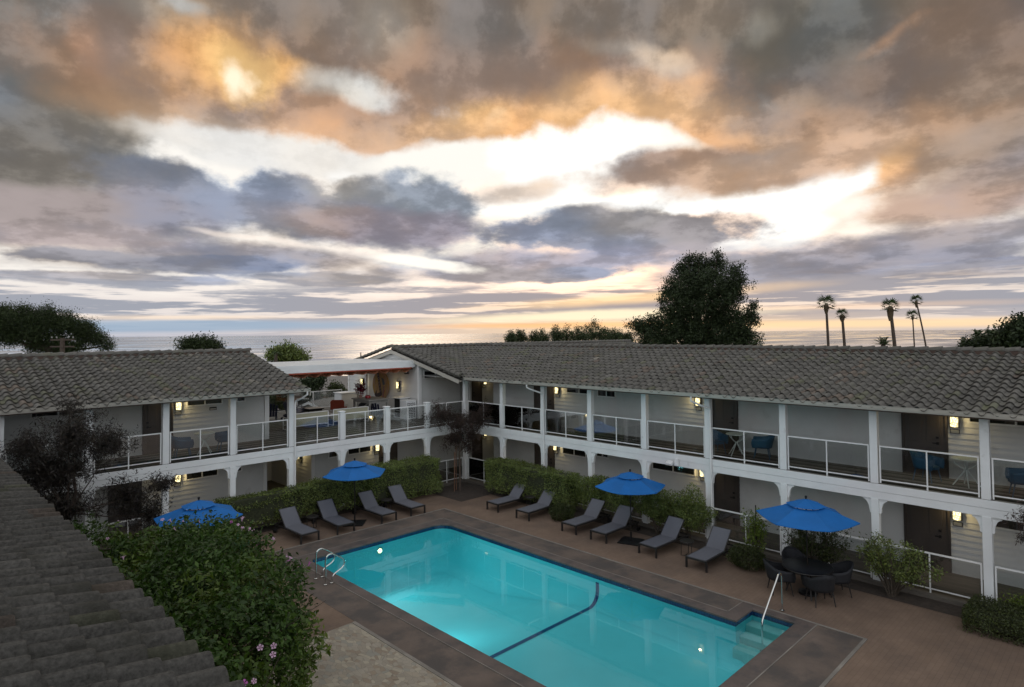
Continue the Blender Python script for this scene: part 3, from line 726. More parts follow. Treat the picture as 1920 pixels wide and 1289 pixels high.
# dark stripe that crosses the floor and climbs the walls at the depth break
sr = MB(); pf = []
for z in (-.24, -.35, -.86 + RC): pf.append((AX2 - .006, z))
for a in (15, 30, 45, 60, 75, 90): pf.append((AX2 - .006 - RC * (1 - math.cos(R_(a))), -.86 + RC * (1 - math.sin(R_(a))) + .004))
lft = [(AX3 + (AX2 - x), z) for x, z in pf][::-1]
pf += lft
for (x, z) in pf: sr.v += [(x, 11.38, z), (x, 11.50, z)]
for i in range(len(pf) - 1): sr.f.append((2 * i, 2 * i + 1, 2 * i + 3, 2 * i + 2))
M['stripe'] = mat('navy_stripe_tile', (.006, .04, .17), .3)
sr.build('depth_stripe', M['stripe'], POOL, smooth=True)
wt = MB(); wt.poly([(x, y, WZ) for x, y in OUTD])
M['water'] = glassy('pool_water', (.62, .93, .96), 1.33, .0, .045, bump=.05, bs=1.6)
wt.build('water', M['water'], POOL)
pl = MB(); b0 = 0; pl.v = [(11.87 + .075 * math.cos(a * math.pi / 10), BY2 - .02, -.36 + .075 * math.sin(a * math.pi / 10)) for a in range(20)]; pl.f = [tuple(range(20))]
lo = pl.build('pool_light', emis('pool_lamp_lens', (1, .72, .32), 5), POOL)
rm = MB(); rm.tube([(11.87 + .095 * math.cos(a * math.pi / 10), BY2 - .015, -.36 + .095 * math.sin(a * math.pi / 10)) for a in range(20)], .018, 6, closed=True); rm.build('rim', M['steel'], lo, smooth=True)
ld = bpy.data.lights.new('pool_lamp', 'SPOT'); ld.energy = 80; ld.spot_size = R_(165); ld.spot_blend = .9; ld.color = (.35, .95, 1); ld.shadow_soft_size = .15
lp = bpy.data.objects.new('pool_lamp', ld); COL.objects.link(lp); lp.location = (11.87, BY2 - .12, -.42); lp.rotation_euler = Vector((0, 1, -.12)).to_track_quat('Z', 'Y').to_euler()

pl = MB(); pl.v = [(AX3 + .02, 13.6 + .075 * math.cos(a * math.pi / 10), -.40 + .075 * math.sin(a * math.pi / 10)) for a in range(20)]; pl.f = [tuple(range(20))]
pl.build('pool_light', emis('pool_lamp_lens_side', (1, .80, .5), 5), POOL)
l2 = bpy.data.objects.new('pool_lamp', ld.copy()); l2.data.energy = 130; COL.objects.link(l2); l2.location = (AX3 + .15, 13.6, -.42); l2.rotation_euler = Vector((-1, 0, -.12)).to_track_quat('Z', 'Y').to_euler()
# ------------------------------------------------------------------ building helpers
def siding(mb, a, b, z0, z1, nrm, reveal=.165, clip=None):
    """lapped boards between two plan points; clip(z) -> (s0, s1) trims the ends along the run"""
    a, b, n_ = Vector(a), Vector(b), Vector(nrm); d = (b - a); Lg = d.length; d.normalize()
    z = z0
    while z < z1 - .01:
        zt = min(z + reveal, z1); s0, s1 = (0, Lg) if clip is None else clip((z + zt) / 2)
        if s1 - s0 > .05:
            p, q = a + d * s0, a + d * s1; o1, o2 = n_ * .032, n_ * .004; i = len(mb.v)
            for pt in (p, q):
                mb.v += [(pt.x, pt.y, z), (pt.x + o1.x, pt.y + o1.y, z), (pt.x + o2.x, pt.y + o2.y, zt)]
            mb.f += [(i + 1, i + 4, i + 5, i + 2), (i, i + 3, i + 4, i + 1), (i, i + 1, i + 2), (i + 3, i + 5, i + 4)]
        z += reveal
PROF = [(0, .014), (.07, .052), (.17, .082), (.30, .094), (.43, .082), (.53, .052), (.61, .008), (.73, -.014), (.87, -.014), (1.0, .014)]
def tile_roof(name, parent, org_, ud, vd, ulen, vlen, z0, slope, keep=None, pw=.30, ex=.385, light=0.0, rnd=5, m='tile', amp=1.0):
    """S tiles in courses, each tile its own curved shell with a lip standing on the course below"""
    r_ = np.random.default_rng(rnd); nc = int(round(ulen / pw)); nr = int(math.ceil(vlen / ex)); npf = len(PROF)
    vs, tn = [], []; ca = 1 / math.sqrt(1 + slope * slope)
    u_ = np.array(ud, float); v_ = np.array(vd, float); o_ = np.array(org_, float); F = []
    Vl = []; cnt = 0
    for r in range(nr):
        v0 = r * ex; v1 = min((r + 1) * ex + .12, vlen + .02)
        for c in range(nc):
            u0 = c * pw
            pc = o_ + u_ * (u0 + pw / 2) + v_ * (v0 + ex / 2)
            if keep is not None and not keep(pc[0], pc[1]): continue
            jz = r_.normal(0, .005) + .009 * math.sin(pc[0] * .9 + 1) * math.sin(pc[1] * .7); jl = r_.normal(0, .011); tw = r_.normal(0, .004)
            low, lo1, up, lip = [], [], [], []
            for (s, h) in PROF:
                h = h * amp; P = o_ + u_ * (u0 + s * (pw - .002))
                va = v0 - .02 + jl; hl = z0 + va * slope + h + .066 + jz + tw * (s - .5); hu = z0 + v1 * slope + h + .004
                a = P + v_ * va; a1 = P + v_ * (va + .016); b = P + v_ * v1
                low.append((a[0], a[1], hl - .008)); lo1.append((a1[0], a1[1], hl + .003)); up.append((b[0], b[1], hu)); lip.append((a[0] + v_[0] * .006, a[1] + v_[1] * .006, hl - .024))
            Vl += low + lo1 + up + lip
            for k in range(npf - 1):
                for q in range(2): F.append((cnt + q * npf + k, cnt + q * npf + k + 1, cnt + (q + 1) * npf + k + 1, cnt + (q + 1) * npf + k))
                F.append((cnt + 3 * npf + k, cnt + 3 * npf + k + 1, cnt + k + 1, cnt + k))
            g = 1 + r_.normal(0, .10); t = np.array([g, g, g])
            if light and r_.random() < light: t = np.array([1.75, 1.68, 1.6]) * r_.uniform(.85, 1.15)
            elif r_.random() < .06: t = t * np.array([.95, 1.0, .8])
            elif r_.random() < .05: t = t * np.array([1.15, .98, .9])
            tn += [t] * (3 * (npf - 1)); cnt += 4 * npf
    o = np_mesh(name, np.array(Vl), np.array(F), M[m], parent, tint=np.array(tn), smooth=False)
    # smooth along the barrels but keep the lips crisp
    o.data.polygons.foreach_set('use_smooth', [True] * len(o.data.polygons))
    try: o.data.set_sharp_from_angle(angle=R_(60))
    except Exception: pass
    return o
def caps(name, parent, a, b, r=.125, ln=.40, rnd=3):
    """overlapping barrel caps along a ridge or rake"""
    rr = random.Random(rnd); a, b = Vector(a), Vector(b); d = b - a; n = max(1, int(d.length / ln)); d.normalize()
    st = (b - a).length / n; side = d.cross(Vector((0, 0, 1))).normalized(); up = side.cross(d)
    V, F, T = [], [], []
    for i in range(n):
        p0 = a + d * (i * st); p1 = a + d * ((i + 1) * st + .05); base = len(V); g = 1 + rr.gauss(0, .09); K = 8
        for (p, rad, dz) in ((p0, r * 1.12, .03), (p1, r * .95, 0), (p0, r * 1.12 - .03, .0)):
            for k in range(K + 1):
                an = math.pi * k / K; q = p + side * math.cos(an) * rad + up * (math.sin(an) * rad * .85 + dz); V.append(tuple(q))
        for k in range(K):
            F.append((base + k, base + K + 1 + k, base + K + 2 + k, base + k + 1)); F.append((base + k, base + k + 1, base + 2 * (K + 1) + k + 1, base + 2 * (K + 1) + k)); T += [(g, g, g)] * 2
    o = np_mesh(name, np.array(V), np.array(F), M['tile'], parent, tint=np.array(T), smooth=True)
    try: o.data.set_sharp_from_angle(angle=R_(45))
    except Exception: pass
    return o

def P3(along, off, z, c0, ax, sg):
    """point from run coordinate / outward offset for a wall line: ax=0 run along x (plane y=c0), ax=1 run along y (plane x=c0)"""
    return (along, c0 + sg * off, z) if ax == 0 else (c0 + sg * off, along, z)
def wbox(mb, s0, s1, o0, o1, z0, z1, c0, ax):
    """box on a wall line; outward is toward -axis"""
    lo, hi = c0 - max(o0, o1), c0 - min(o0, o1)
    if ax == 0: mb.box(s0, s1, lo, hi, z0, z1)
    else: mb.box(lo, hi, s0, s1, z0, z1)
    return mb
def post(par, s, c0, ax, lower, short=False):
    """square post whose face lies on c0, with its brackets"""
    hw = .098; b = MB()
    cc = c0 + hw
    def bb(m, s0, s1, o0, o1, z0, z1): wbox(m, s0, s1, o0, o1, z0, z1, cc, ax)
    if lower:
        bb(b, s - hw, s + hw, -hw, hw, .02, 2.325)
        bb(b, s - hw - .004, s - hw + .02, -.02, .02, .05, 2.3)
    elif short:
        bb(b, s - hw, s + hw, -hw, hw, ZD, 3.86); bb(b, s - hw - .025, s + hw + .025, -hw - .025, hw + .025, 3.86, 3.90)
    else:
        bb(b, s - hw, s + hw, -hw, hw, ZD, 4.98)
    po = b.build('post', M['white'], par, bevel=.008)
    for sg in ((-1, 1) if not short else ()):
        k = MB(); pts = []
        if lower: W_, H_, t_ = .20, .40, .05
        else: W_, H_, t_ = .10, .20, .04
        zt = 2.322 if lower else 4.96
        q = [(hw, zt), (hw + W_, zt), (hw + W_, zt - .045)]
        for i in range(1, 8):
            a = math.pi / 2 * i / 8; q.append((hw + W_ - (W_ - .05) * math.sin(a), zt - .045 - (H_ - .09) * (1 - math.cos(a))))
        q += [(hw + .05, zt - H_ + .03), (hw + .035, zt - H_), (hw, zt - H_)]
        pp = [(s + sg * u, cc - t_ , z) if ax == 0 else (cc - t_, s + sg * u, z) for u, z in q]
        k.prism(pp, (0, 2 * t_, 0) if ax == 0 else (2 * t_, 0, 0)); k.build('bracket', M['white'], po)
    return po
def railing(par, s0, s1, c0, ax, zb, mid=True, z_top=None):
    """one bay: top and bottom rail, end stiles, middle baluster and glass panels"""
    zt = (z_top or zb + 1.043); cc = c0 + .06; m = MB(); r = .019
    def bb(m, a, b, o0, o1, z0, z1): wbox(m, a, b, o0, o1, z0, z1, cc, ax)
    bb(m, s0, s1, -.022, .022, zt - .036, zt); bb(m, s0 + .03, s1 - .03, -.016, .016, zb + .095, zb + .125)
    ss = [s0 + .015, s1 - .015]
    if mid: ss.append((s0 + s1) / 2)
    for q in ss: bb(m, q - .017, q + .017, -.017, .017, zb if q == (s0 + s1) / 2 else zb + .02, zt - .036)
    ro = m.build('railing', M['trim'], par)
    cuts = [s0 + .04, (s0 + s1) / 2 - .02, (s0 + s1) / 2 + .02, s1 - .04] if mid else [s0 + .04, s1 - .04]
    for i in range(0, len(cuts), 2):
        gm = MB(); bb(gm, cuts[i], cuts[i + 1], -.004, .004, zb + .126, zt - .038); gm.build('glass_panel', M['panel'], ro)
    return ro
def window(par, s0, s1, z0, z1, c0, ax, panes=2):
    fr = MB(); t = .045
    def bb(m, a, b, o0, o1, z0_, z1_): wbox(m, a, b, o0, o1, z0_, z1_, c0, ax)
    bb(fr, s0 - t, s1 + t, 0, .05, z0 - t, z0); bb(fr, s0 - t, s1 + t, 0, .05, z1, z1 + t); bb(fr, s0 - t, s0, 0, .0495, z0, z1); bb(fr, s1, s1 + t, 0, .0495, z0, z1)
    for i in range(1, panes): q = s0 + (s1 - s0) * i / panes; bb(fr, q - .022, q + .022, 0, .048, z0, z1)
    wo_ = fr.build('window', M['trim'], par)
    gm = MB(); bb(gm, s0, s1, .026, .03, z0, z1); gm.build('pane', M['glass_dark'], wo_); return wo_
def door(par, s0, s1, z0, c0, ax, handle=None, h=2.08):
    d = MB(); f = MB()
    def bb(m, a, b, o0, o1, z0_, z1_): wbox(m, a, b, o0, o1, z0_, z1_, c0, ax)
    bb(d, s0 + .06, s1 - .06, 0, .032, z0 + .02, z0 + h - .06)
    w_ = s1 - s0 - .12
    for (za, zb_) in ((.18, .85), (1.0, 1.9)):
        for k in (0, 1):
            a = s0 + .06 + w_ * (.12 + .44 * k); bb(d, a, a + w_ * .32, .032, .04, z0 + za, z0 + zb_)
    do = d.build('door', M['door'], par, bevel=.004)
    bb(f, s0, s0 + .06, 0, .06, z0, z0 + h); bb(f, s1 - .06, s1, 0, .06, z0, z0 + h); bb(f, s0, s1, 0, .062, z0 + h - .06, z0 + h); bb(f, s0 + .05, s1 - .05, .033, .07, z0, z0 + .025)
    f.build('frame', M['door_frame'], do)
    hs = handle or (s0 + .15)
    hm = MB(); bb(hm, hs - .03, hs + .03, .03, .055, z0 + .93, z0 + 1.0); bb(hm, hs - .02, hs + .12, .055, .075, z0 + .95, z0 + .975); hm2 = MB(); bb(hm2, hs - .035, hs + .035, .03, .06, z0 + 1.10, z0 + 1.16); hm2.build('lock', M['black'], do)
    hm.build('handle', M['black'], do); return do

# ------------------------------------------------------------------ the two wings round the pool
DECKC = (.15, .145, .13)
def deckmat(name, axis):
    m = mat(name, (.12, .115, .10), .75, var=.15, vs=2.5, bump=.1)
    n_ = m.node_tree; b_ = [n for n in n_.nodes if n.bl_idname == 'ShaderNodeBsdfPrincipled'][0]; src = b_.inputs['Base Color'].links[0].from_socket
    g = n_.nodes.new('ShaderNodeNewGeometry'); s_ = n_.nodes.new('ShaderNodeSeparateXYZ'); n_.links.new(g.outputs['Position'], s_.inputs[0])
    nz = n_.nodes.new('ShaderNodeTexNoise'); nz.noise_dimensions = '1D'; nz.inputs['Scale'].default_value = 1.3; nz.inputs['Detail'].default_value = 1
    n_.links.new(s_.outputs[axis], nz.inputs['W'])
    sn = n_.nodes.new('ShaderNodeMath'); sn.operation = 'PINGPONG'; sn.inputs[1].default_value = .24; n_.links.new(s_.outputs[axis], sn.inputs[0])
    a1 = n_.nodes.new('ShaderNodeMath'); a1.operation = 'MULTIPLY_ADD'; a1.inputs[1].default_value = .12; n_.links.new(nz.outputs['Fac'], a1.inputs[0]); n_.links.new(sn.outputs[0], a1.inputs[2])
    r_ = n_.nodes.new('ShaderNodeValToRGB'); r_.color_ramp.interpolation = 'CONSTANT'
    for i, (p_, c_) in enumerate(((0, .28), (.12, .45), (.20, 2.4), (.255, 1.0), (.285, .3))):
        e = r_.color_ramp.elements[i] if i < 2 else r_.color_ramp.elements.new(p_); e.position = p_; e.color = (min(c_ * .45, 1), min(c_ * .46, 1), min(c_ * .46, 1), 1)
    n_.links.new(a1.outputs[0], r_.inputs[0])
    mx = n_.nodes.new('ShaderNodeMix'); mx.data_type = 'RGBA'; mx.blend_type = 'MULTIPLY'; mx.inputs[0].default_value = 1; n_.links.new(src, mx.inputs[6]); n_.links.new(r_.outputs[0], mx.inputs[7])
    sc_ = n_.nodes.new('ShaderNodeVectorMath'); sc_.operation = 'SCALE'; sc_.inputs['Scale'].default_value = 2.2; n_.links.new(mx.outputs[2], sc_.inputs[0]); n_.links.new(sc_.outputs[0], b_.inputs['Base Color']); return m
M['deck_x'] = deckmat('striped_deck_boards', 1); M['deck_y'] = deckmat('striped_deck_boards_cross', 0)

T0 = 4.88
RW = thing('motel_wing', 'long white two-storey motel wing with grey tiled roof on the right side of the pool', 'building', (22, 8, 0))
LW = thing('motel_wing', 'white two-storey motel wing with grey tiled roof on the left, ending at the roof terrace', 'building', (8, 25, 0))
# walls
for (z0, z1) in ((.10, 2.45), (ZD, 5.16)):
    b = MB(); siding(b, (XW, 23.19), (XW, -6), z0, z1, (-1, 0)); b.build('wall', M['siding'], RW)
b = MB(); siding(b, (XW, 25.11), (26, 25.11), .10, 2.45, (0, -1)); siding(b, (XW, 25.11), (26, 25.11), ZD, 5.1, (0, -1)); b.box(25.9, 26, 23.3, 25.1, .1, 5.1)
b.box(XW - .01, XW + .10, 23.13, 23.25, .1, 5.1); b.box(XW - .01, XW + .1, 25.05, 25.17, .1, 5.1)
b.build('passage_wall', M['siding'], RW)
b = MB(); b.box(XW + .004, 27.4, -6, 23.1, .1, 4.9); b.build('body', M['stucco'], RW)
b = MB(); siding(b, (18.81, 25.87), (XW, 25.87), ZD, 5.60, (0, -1), clip=lambda z: (0, 2.69)); b.build('wall', M['siding'], RW)
b = MB()
def rk(z):                     # gable outline: how far the board runs at this height
    zz = z + .20
    lo = max(25.87, 22.4 + (zz - T0) / .235) ; hi = min(32.6, 33.6 - (zz - T0) / .235); return (lo - 25.87, hi - 25.87)
siding(b, (18.81, 25.87), (18.81, 32.6), ZD, 6.25, (-1, 0), clip=rk)
b.v += [(18.83, 25.87, .1), (18.83, 32.6, .1), (18.83, 32.6, 5.1), (18.83, 28, 6.08), (18.83, 25.87, 5.58)]; b.f.append(tuple(range(len(b.v) - 5, len(b.v))))
b.build('gable_wall', M['siding'], RW)
for q_ in ((18.75, 18.93, 25.78, 25.90, ZD, 5.60), (18.75, 18.93, 32.55, 32.66, ZD, 4.9)): b = MB(); b.box(*q_); b.build('corner_trim', M['trim'], RW)
b = MB(); b.box(18.9, 40, 25.9, 32.5, 0, 4.9); b.build('body', M['stucco'], RW)
for (s0, s1, z0, z1, n_p) in ((19.13, 20.5, 4.76, 5.10, 2),): window(RW, s0, s1, z0, z1, 25.85, 0, n_p)
# roofs
RE = tile_roof('roof', RW, (18.80, -6.0, 0), (0, 1, 0), (1, 0, 0), 34.4, 5.62, T0, .235, keep=lambda x, y: (y - 22.4) < (x - 18.8) + .5, rnd=5, light=.003)
tile_roof('roof', RW, (18.62, 22.40, 0), (1, 0, 0), (0, 1, 0), 21.6, 5.62, T0, .235, keep=lambda x, y: (x < 24.6 and (y - 22.4) > (x - 18.8) - .5) or x > 24.4, rnd=6)
caps('ridge_cap', RW, (24.42, -6, T0 + 1.42), (24.42, 28.0, T0 + 1.42)); caps('ridge_cap', RW, (40.2, 28.02, T0 + 1.42), (18.6, 28.02, T0 + 1.42), rnd=9)
caps('rake_cap', RW, (18.66, 22.36, T0 + .14), (18.66, 28.0, T0 + 1.46), .14, .36); caps('rake_cap', RW, (18.66, 33.6, T0 + .14), (18.66, 28.0, T0 + 1.46), .14, .36)
for q_, P_ in (((24.32, 24.52, -6, 28, 6.05, T0 + 1.45), RW), ((18.7, 40.1, 27.92, 28.12, 6.05, T0 + 1.45), RW), ((-4, 11.2, 27.9, 28.1, 6.05, T0 + 1.45), LW)):
    b = MB(); b.box(*q_); b.build('ridge_mortar', M['fascia'], P_)
b = MB()   # far slopes, seen only from above
for q in (((24.42, -6, 6.20), (30.0, -6, 4.88), (30.0, 22.5, 4.88), (24.42, 28, 6.20)), ((18.62, 28.02, 6.20), (40.2, 28.02, 6.20), (40.2, 33.6, 4.88), (18.62, 33.6, 4.88)),
          ((18.9, -6, 4.84), (24.42, -6, 6.14), (24.42, 28, 6.14), (18.9, 22.5, 4.84)), ((18.7, 22.5, 4.84), (24.3, 28, 6.14), (18.7, 28, 6.14)), ((24.3, 22.5, 4.84), (40.2, 22.5, 4.84), (40.2, 28, 6.14), (24.3, 28, 6.14))): b.poly(q)
ro = b.build('roof_underlay', M['tile'], RW, tint=np.ones((5, 4)))
b = MB()   # soffit, rafters tails hidden behind the gutter
b.box(18.93, XW, -6, 25.9, 4.885, 4.905)
b.build('soffit', M['soffit'], RW)
b = MB()   # rake boards on the gable
for y0, y1 in ((22.5, 28.0), (33.5, 28.0)):
    z0, z1 = T0 - .02, T0 + 1.28
    b.bar((18.60, y0, z0 - .04), (18.60, y1, z1 - .04), .035, .17, up=(1, 0, 0)) if False else b.prism([(18.60, y0, z0), (18.60, y1, z1), (18.60, y1, z1 - .18), (18.60, y0, z0 - .18)], (.035, 0, 0))
    b.prism([(18.64, y0, z0 - .06), (18.64, y1, z1 - .06), (18.64, y1, z1 - .10), (18.64, y0, z0 - .10)], (.17, 0, 0))
b.build('rake_board', M['gutter'], RW)
def gutter(par, s0, s1, c0, ax):
    g_ = MB(); q = [(0, .0), (.10, .0), (.115, .05), (.125, .11), (.135, .13), (.105, .13), (.10, .10), (.0, .10)]
    pts = [(s0, c0 - .02 - u + .125, 4.845 + z) if ax == 0 else (c0 - .02 - u + .125, s0, 4.845 + z) for u, z in q]
    g_.prism(pts, (s1 - s0, 0, 0) if ax == 0 else (0, s1 - s0, 0)); go = g_.build('gutter', M['gutter'], par)
    f_ = MB(); wbox(f_, s0, s1, -.16, -.13, 4.80, 4.93, c0, ax); f_.build('fascia', M['fascia'], par); return go
gutter(RW, -6, 22.36, 18.80, 1)
# decks, beams
b = MB(); b.box(XR + .03, XW, -6, 25.85, 2.47, ZD); b.build('deck', M['deck_y'], RW)
b = MB(); b.box(XR, XR + .14, -6, 23.06, 2.54, ZD - .012); b.box(XR + .012, XR + .14, -6, 23.06, ZB, 2.536); b.build('beam', M['white'], RW, bevel=.006)
b = MB(); b.box(-4, XR + .03, YC + .03, YW + 8.4, 2.47, ZD - .001); b.build('deck', M['deck_x'], LW)
b = MB(); b.box(-4, XR + .002, YC, YC + .14, 2.54, ZD - .014); b.box(-4, XR + .012, YC + .012, YC + .14, ZB, 2.534); b.build('beam', M['white'], LW, bevel=.006)
b = MB(); b.box(XR + .14, XW, -6, 25.4, 2.44, 2.468); b.build('ceiling', M['soffit'], RW)
b = MB(); b.box(-4, XW, YC + .14, YW, 2.441, 2.469); b.build('ceiling', M['soffit'], LW)
# left wing walls
b = MB(); siding(b, (-4, YW), (10.85, YW), ZD, 5.16, (0, -1)); b.build('wall', M['siding'], LW)
b = MB(); siding(b, (-4, YW), (10.85, YW), .10, 2.45, (0, -1)); b.build('wall', M['siding'], LW)
b = MB(); siding(b, (12.9, YW), (XW, YW), .10, 2.45, (0, -1)); b.build('wall', M['siding'], LW)
b = MB(); siding(b, (12.9, 29.5), (12.9, YW), .10, 2.45, (-1, 0)); b.box(10.85, 12.9, 29.5, 29.6, .1, 2.45); b.box(10.78, 10.85, YW, 29.5, .1, 2.45); b.build('passage_wall', M['siding'], LW)
b = MB(); siding(b, (10.85, 30.8), (10.85, YW), ZD, 5.4, (1, 0)); b.build('end_wall', M['siding'], LW)
for q_ in ((10.80, 10.98, YW - .06, YW + .14, ZD, 5.1), (12.83, 12.98, YW - .06, YW + .02, .1, 2.44), (10.76, 10.90, YW - .06, YW + .02, .1, 2.44)): b = MB(); b.box(*q_); b.build('corner_trim', M['trim'], LW)
b = MB(); b.box(-4, 10.84, YW + .01, 30.8, ZD, 4.95); b.box(-4, 10.7, YW + .01, 33.3, 0, 2.46); b.box(12.95, 18.75, YW + .01, 33.3, 0, 2.46); b.build('body', M['stucco'], LW)
LR = tile_roof('roof', LW, (-4.0, 22.38, 0), (1, 0, 0), (0, 1, 0), 15.3, 5.62, T0, .235, light=.022, rnd=8)
caps('ridge_cap', LW, (11.25, 28.0, T0 + 1.42), (-4, 28.0, T0 + 1.42), rnd=12)
b = MB(); b.poly([(-4, 28, 6.20), (11.28, 28, 6.20), (11.28, 33.6, 4.88), (-4, 33.6, 4.88)]); b.poly([(-4, 22.5, 4.84), (11.26, 22.5, 4.84), (11.26, 28, 6.14), (-4, 28, 6.14)]); b.build('roof_underlay', M['tile'], LW, tint=np.ones((2, 4)))
b = MB(); b.box(-4, 11.2, 22.52, YW, 4.886, 4.906); b.build('soffit', M['soffit'], LW)
b = MB(); b.prism([(11.27, 22.42, T0 - .02), (11.27, 28, T0 + 1.29), (11.27, 28, T0 + 1.12), (11.27, 22.42, T0 - .19)], (.03, 0, 0)); b.prism([(11.27, 33.5, T0 - .02), (11.27, 28, T0 + 1.29), (11.27, 28, T0 + 1.12), (11.27, 33.5, T0 - .19)], (.03, 0, 0)); b.build('rake_board', M['gutter'], LW)
gutter(LW, -4, 11.29, 22.40, 0)
# posts and railings
ry = [20.5, 18.0, 15.5, 13.0, 10.5, 8.0, 5.5, 3.0, .5, -2.0]
lx = [.02, 2.17, 4.32, 6.47, 8.64, 10.81]; lt = [12.95, 15.09, 17.23]
for y in ry: post(RW, y, XR, 1, False); post(RW, y, XR, 1, True)
for x in lx: post(LW, x, YC, 0, False)
for x in lt: post(LW, x, YC, 0, False, short=True)
for x in lx + lt: post(LW, x, YC, 0, True)
b = MB(); b.box(XR - .02, XR + .17, YC - .02, YC + .17, .02, ZB); b.box(XR - .02, XR + .17, YC - .02, YC + .17, ZD, 4.98); b.build('corner_post', M['white'], RW, bevel=.008)
ends = [YC] + ry
for i in range(len(ends) - 1):
    for zb in (ZD, .10): railing(RW, ends[i + 1] + .13, ends[i] - .13, XR, 1, zb)
ends = lx + lt + [XR]
for i in range(len(ends) - 1):
    for zb in (ZD, .10): railing(LW, ends[i] + .13, ends[i + 1] - .13, YC, 0, zb)
railing(LW, 11.0, 14.0, 33.2, 0, ZD); railing(LW, 14.0, 16.9, 33.2, 0, ZD); railing(LW, 16.9, 18.7, 33.2, 0, ZD, mid=False)
# doors and windows, right wing: (from, to, level)
for (a, b_, h) in ((19.15, 20.38, None), (10.40, 11.40, None), (4.15, 5.30, 4.4)):
    door(RW, a, b_, ZD, XW - .02, 1, h or a + .2); door(RW, a, b_, .10, XW - .02, 1, h or a + .2)
for (a, b_, z0, z1) in ((16.98, 18.35, 4.34, 4.80), (15.75, 16.62, 4.30, 4.80), (1.6, 3.62, 4.42, 4.85)): window(RW, a, b_, z0, z1, XW - .02, 1)
for (a, b_, z0, z1) in ((17.35, 18.62, 1.60, 2.10), (16.15, 16.72, 1.74, 2.16), (12.15, 13.95, 1.62, 2.10), (1.6, 3.4, 1.62, 2.1)): window(RW, a, b_, z0, z1, XW - .02, 1)
door(RW, 21.6, 22.33, ZD, 25.09, 0); door(RW, 21.6, 22.33, .10, 25.09, 0)
# left wing
for (a, b_) in ((6.38, 7.38), (.9, 1.8)): door(LW, a, b_, ZD, YW - .02, 0)
for (a, b_) in ((5.35, 6.37), (9.82, 10.1), (16.2, 17.2)): door(LW, a, b_, .10, YW - .02, 0) if b_ - a > .5 else None
for (a, b_, z0, z1) in ((7.88, 9.1, 4.38, 4.74), (9.70, 9.98, 4.40, 4.70), (3.2, 4.6, 4.42, 4.75)): window(LW, a, b_, z0, z1, YW - .02, 0, 2 if b_ - a > .5 else 1)
for (a, b_, z0, z1) in ((7.86, 8.95, 1.64, 2.1), (9.6, 9.86, 1.66, 2.06), (13.66, 14.15, 1.62, 2.02), (14.6, 15.72, 1.62, 2.08)): window(LW, a, b_, z0, z1, YW - .02, 0, 2 if b_ - a > .6 else 1)
# downspouts
def spout(par, p, name='downspout'):
    m_ = MB(); m_.tube(p, .034, 8); return m_.build(name, M['trim'], par, smooth=True)
spout(RW, [(18.84, 10.75, 4.86), (18.84, 10.75, 4.70), (19.0, 10.62, 4.60), (XR - .05, 10.36, 4.42), (XR - .05, 10.36, 4.3), (XR - .05, 10.36, 2.80), (XR - .05, 10.36, .1)])
spout(RW, [(18.84, 18.33, 4.86), (18.84, 18.33, 4.72), (19.0, 18.2, 4.62), (XR - .05, 17.88, 4.45), (XR - .05, 17.88, 4.3), (XR - .05, 17.88, 2.8), (XR - .05, 17.88, .1)])
spout(LW, [(11.16, 22.42, 4.86), (11.16, 22.42, 4.74), (11.08, 22.6, 4.62), (10.95, YC - .05, 4.48), (10.92, YC - .05, 4.35), (10.92, YC - .05, 2.8), (10.92, YC - .05, .1)])
b = MB(); b.tube([(XR + .0, 19.6, 5.6), (24, 27.5, 5.6)], .01); 
vp = MB(); vp.tube([(19.2, 32.0, 5.4), (19.2, 32.0, 5.95)], .03, 8); vp.build('vent_pipe', M['pole_dark'], RW)

# ------------------------------------------------------------------ near wing: the tiled roof below the viewpoint
NW = thing('motel_wing', 'dark tiled roof of the near motel wing running along the left foreground', 'building', (-2, 9, 0))
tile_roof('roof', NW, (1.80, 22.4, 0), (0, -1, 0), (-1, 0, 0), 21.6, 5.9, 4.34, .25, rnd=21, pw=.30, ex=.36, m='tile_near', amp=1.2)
b = MB(); b.poly([(1.7, .9, 4.34), (1.7, 22.4, 4.34), (-4.1, 22.4, 5.78), (-4.1, .9, 5.78)]); b.poly([(-4.1, .9, 5.95), (-4.1, 22.4, 5.95), (-9.8, 22.4, 4.5), (-9.8, .9, 4.5)]); b.build('roof_underlay', M['tile'], NW, tint=np.ones((2, 4)))
b = MB(); siding(b, (-1.2, .9), (-1.2, 22.4), .1, 4.9, (1, 0)); b.box(-9, -1.21, .9, 22.4, 0, 4.3); b.build('wall', M['siding'], NW)
b = MB(); b.box(-1.2, 1.2, .9, 22.4, 2.47, 2.75); b.build('deck', M['deck_y'], NW)
b = MB(); b.box(1.62, 1.66, .9, 22.3, 4.2, 4.40); b.build('fascia', M['fascia'], NW)
for y in (2, 5, 8, 11, 14, 17, 20):
    b = MB(); b.box(.95, 1.15, y - .1, y + .1, .0, 4.33); b.build('post', M['white'], NW)

NW.rotation_euler = (0, 0, R_(1.0)); NW.location.x = -2.07

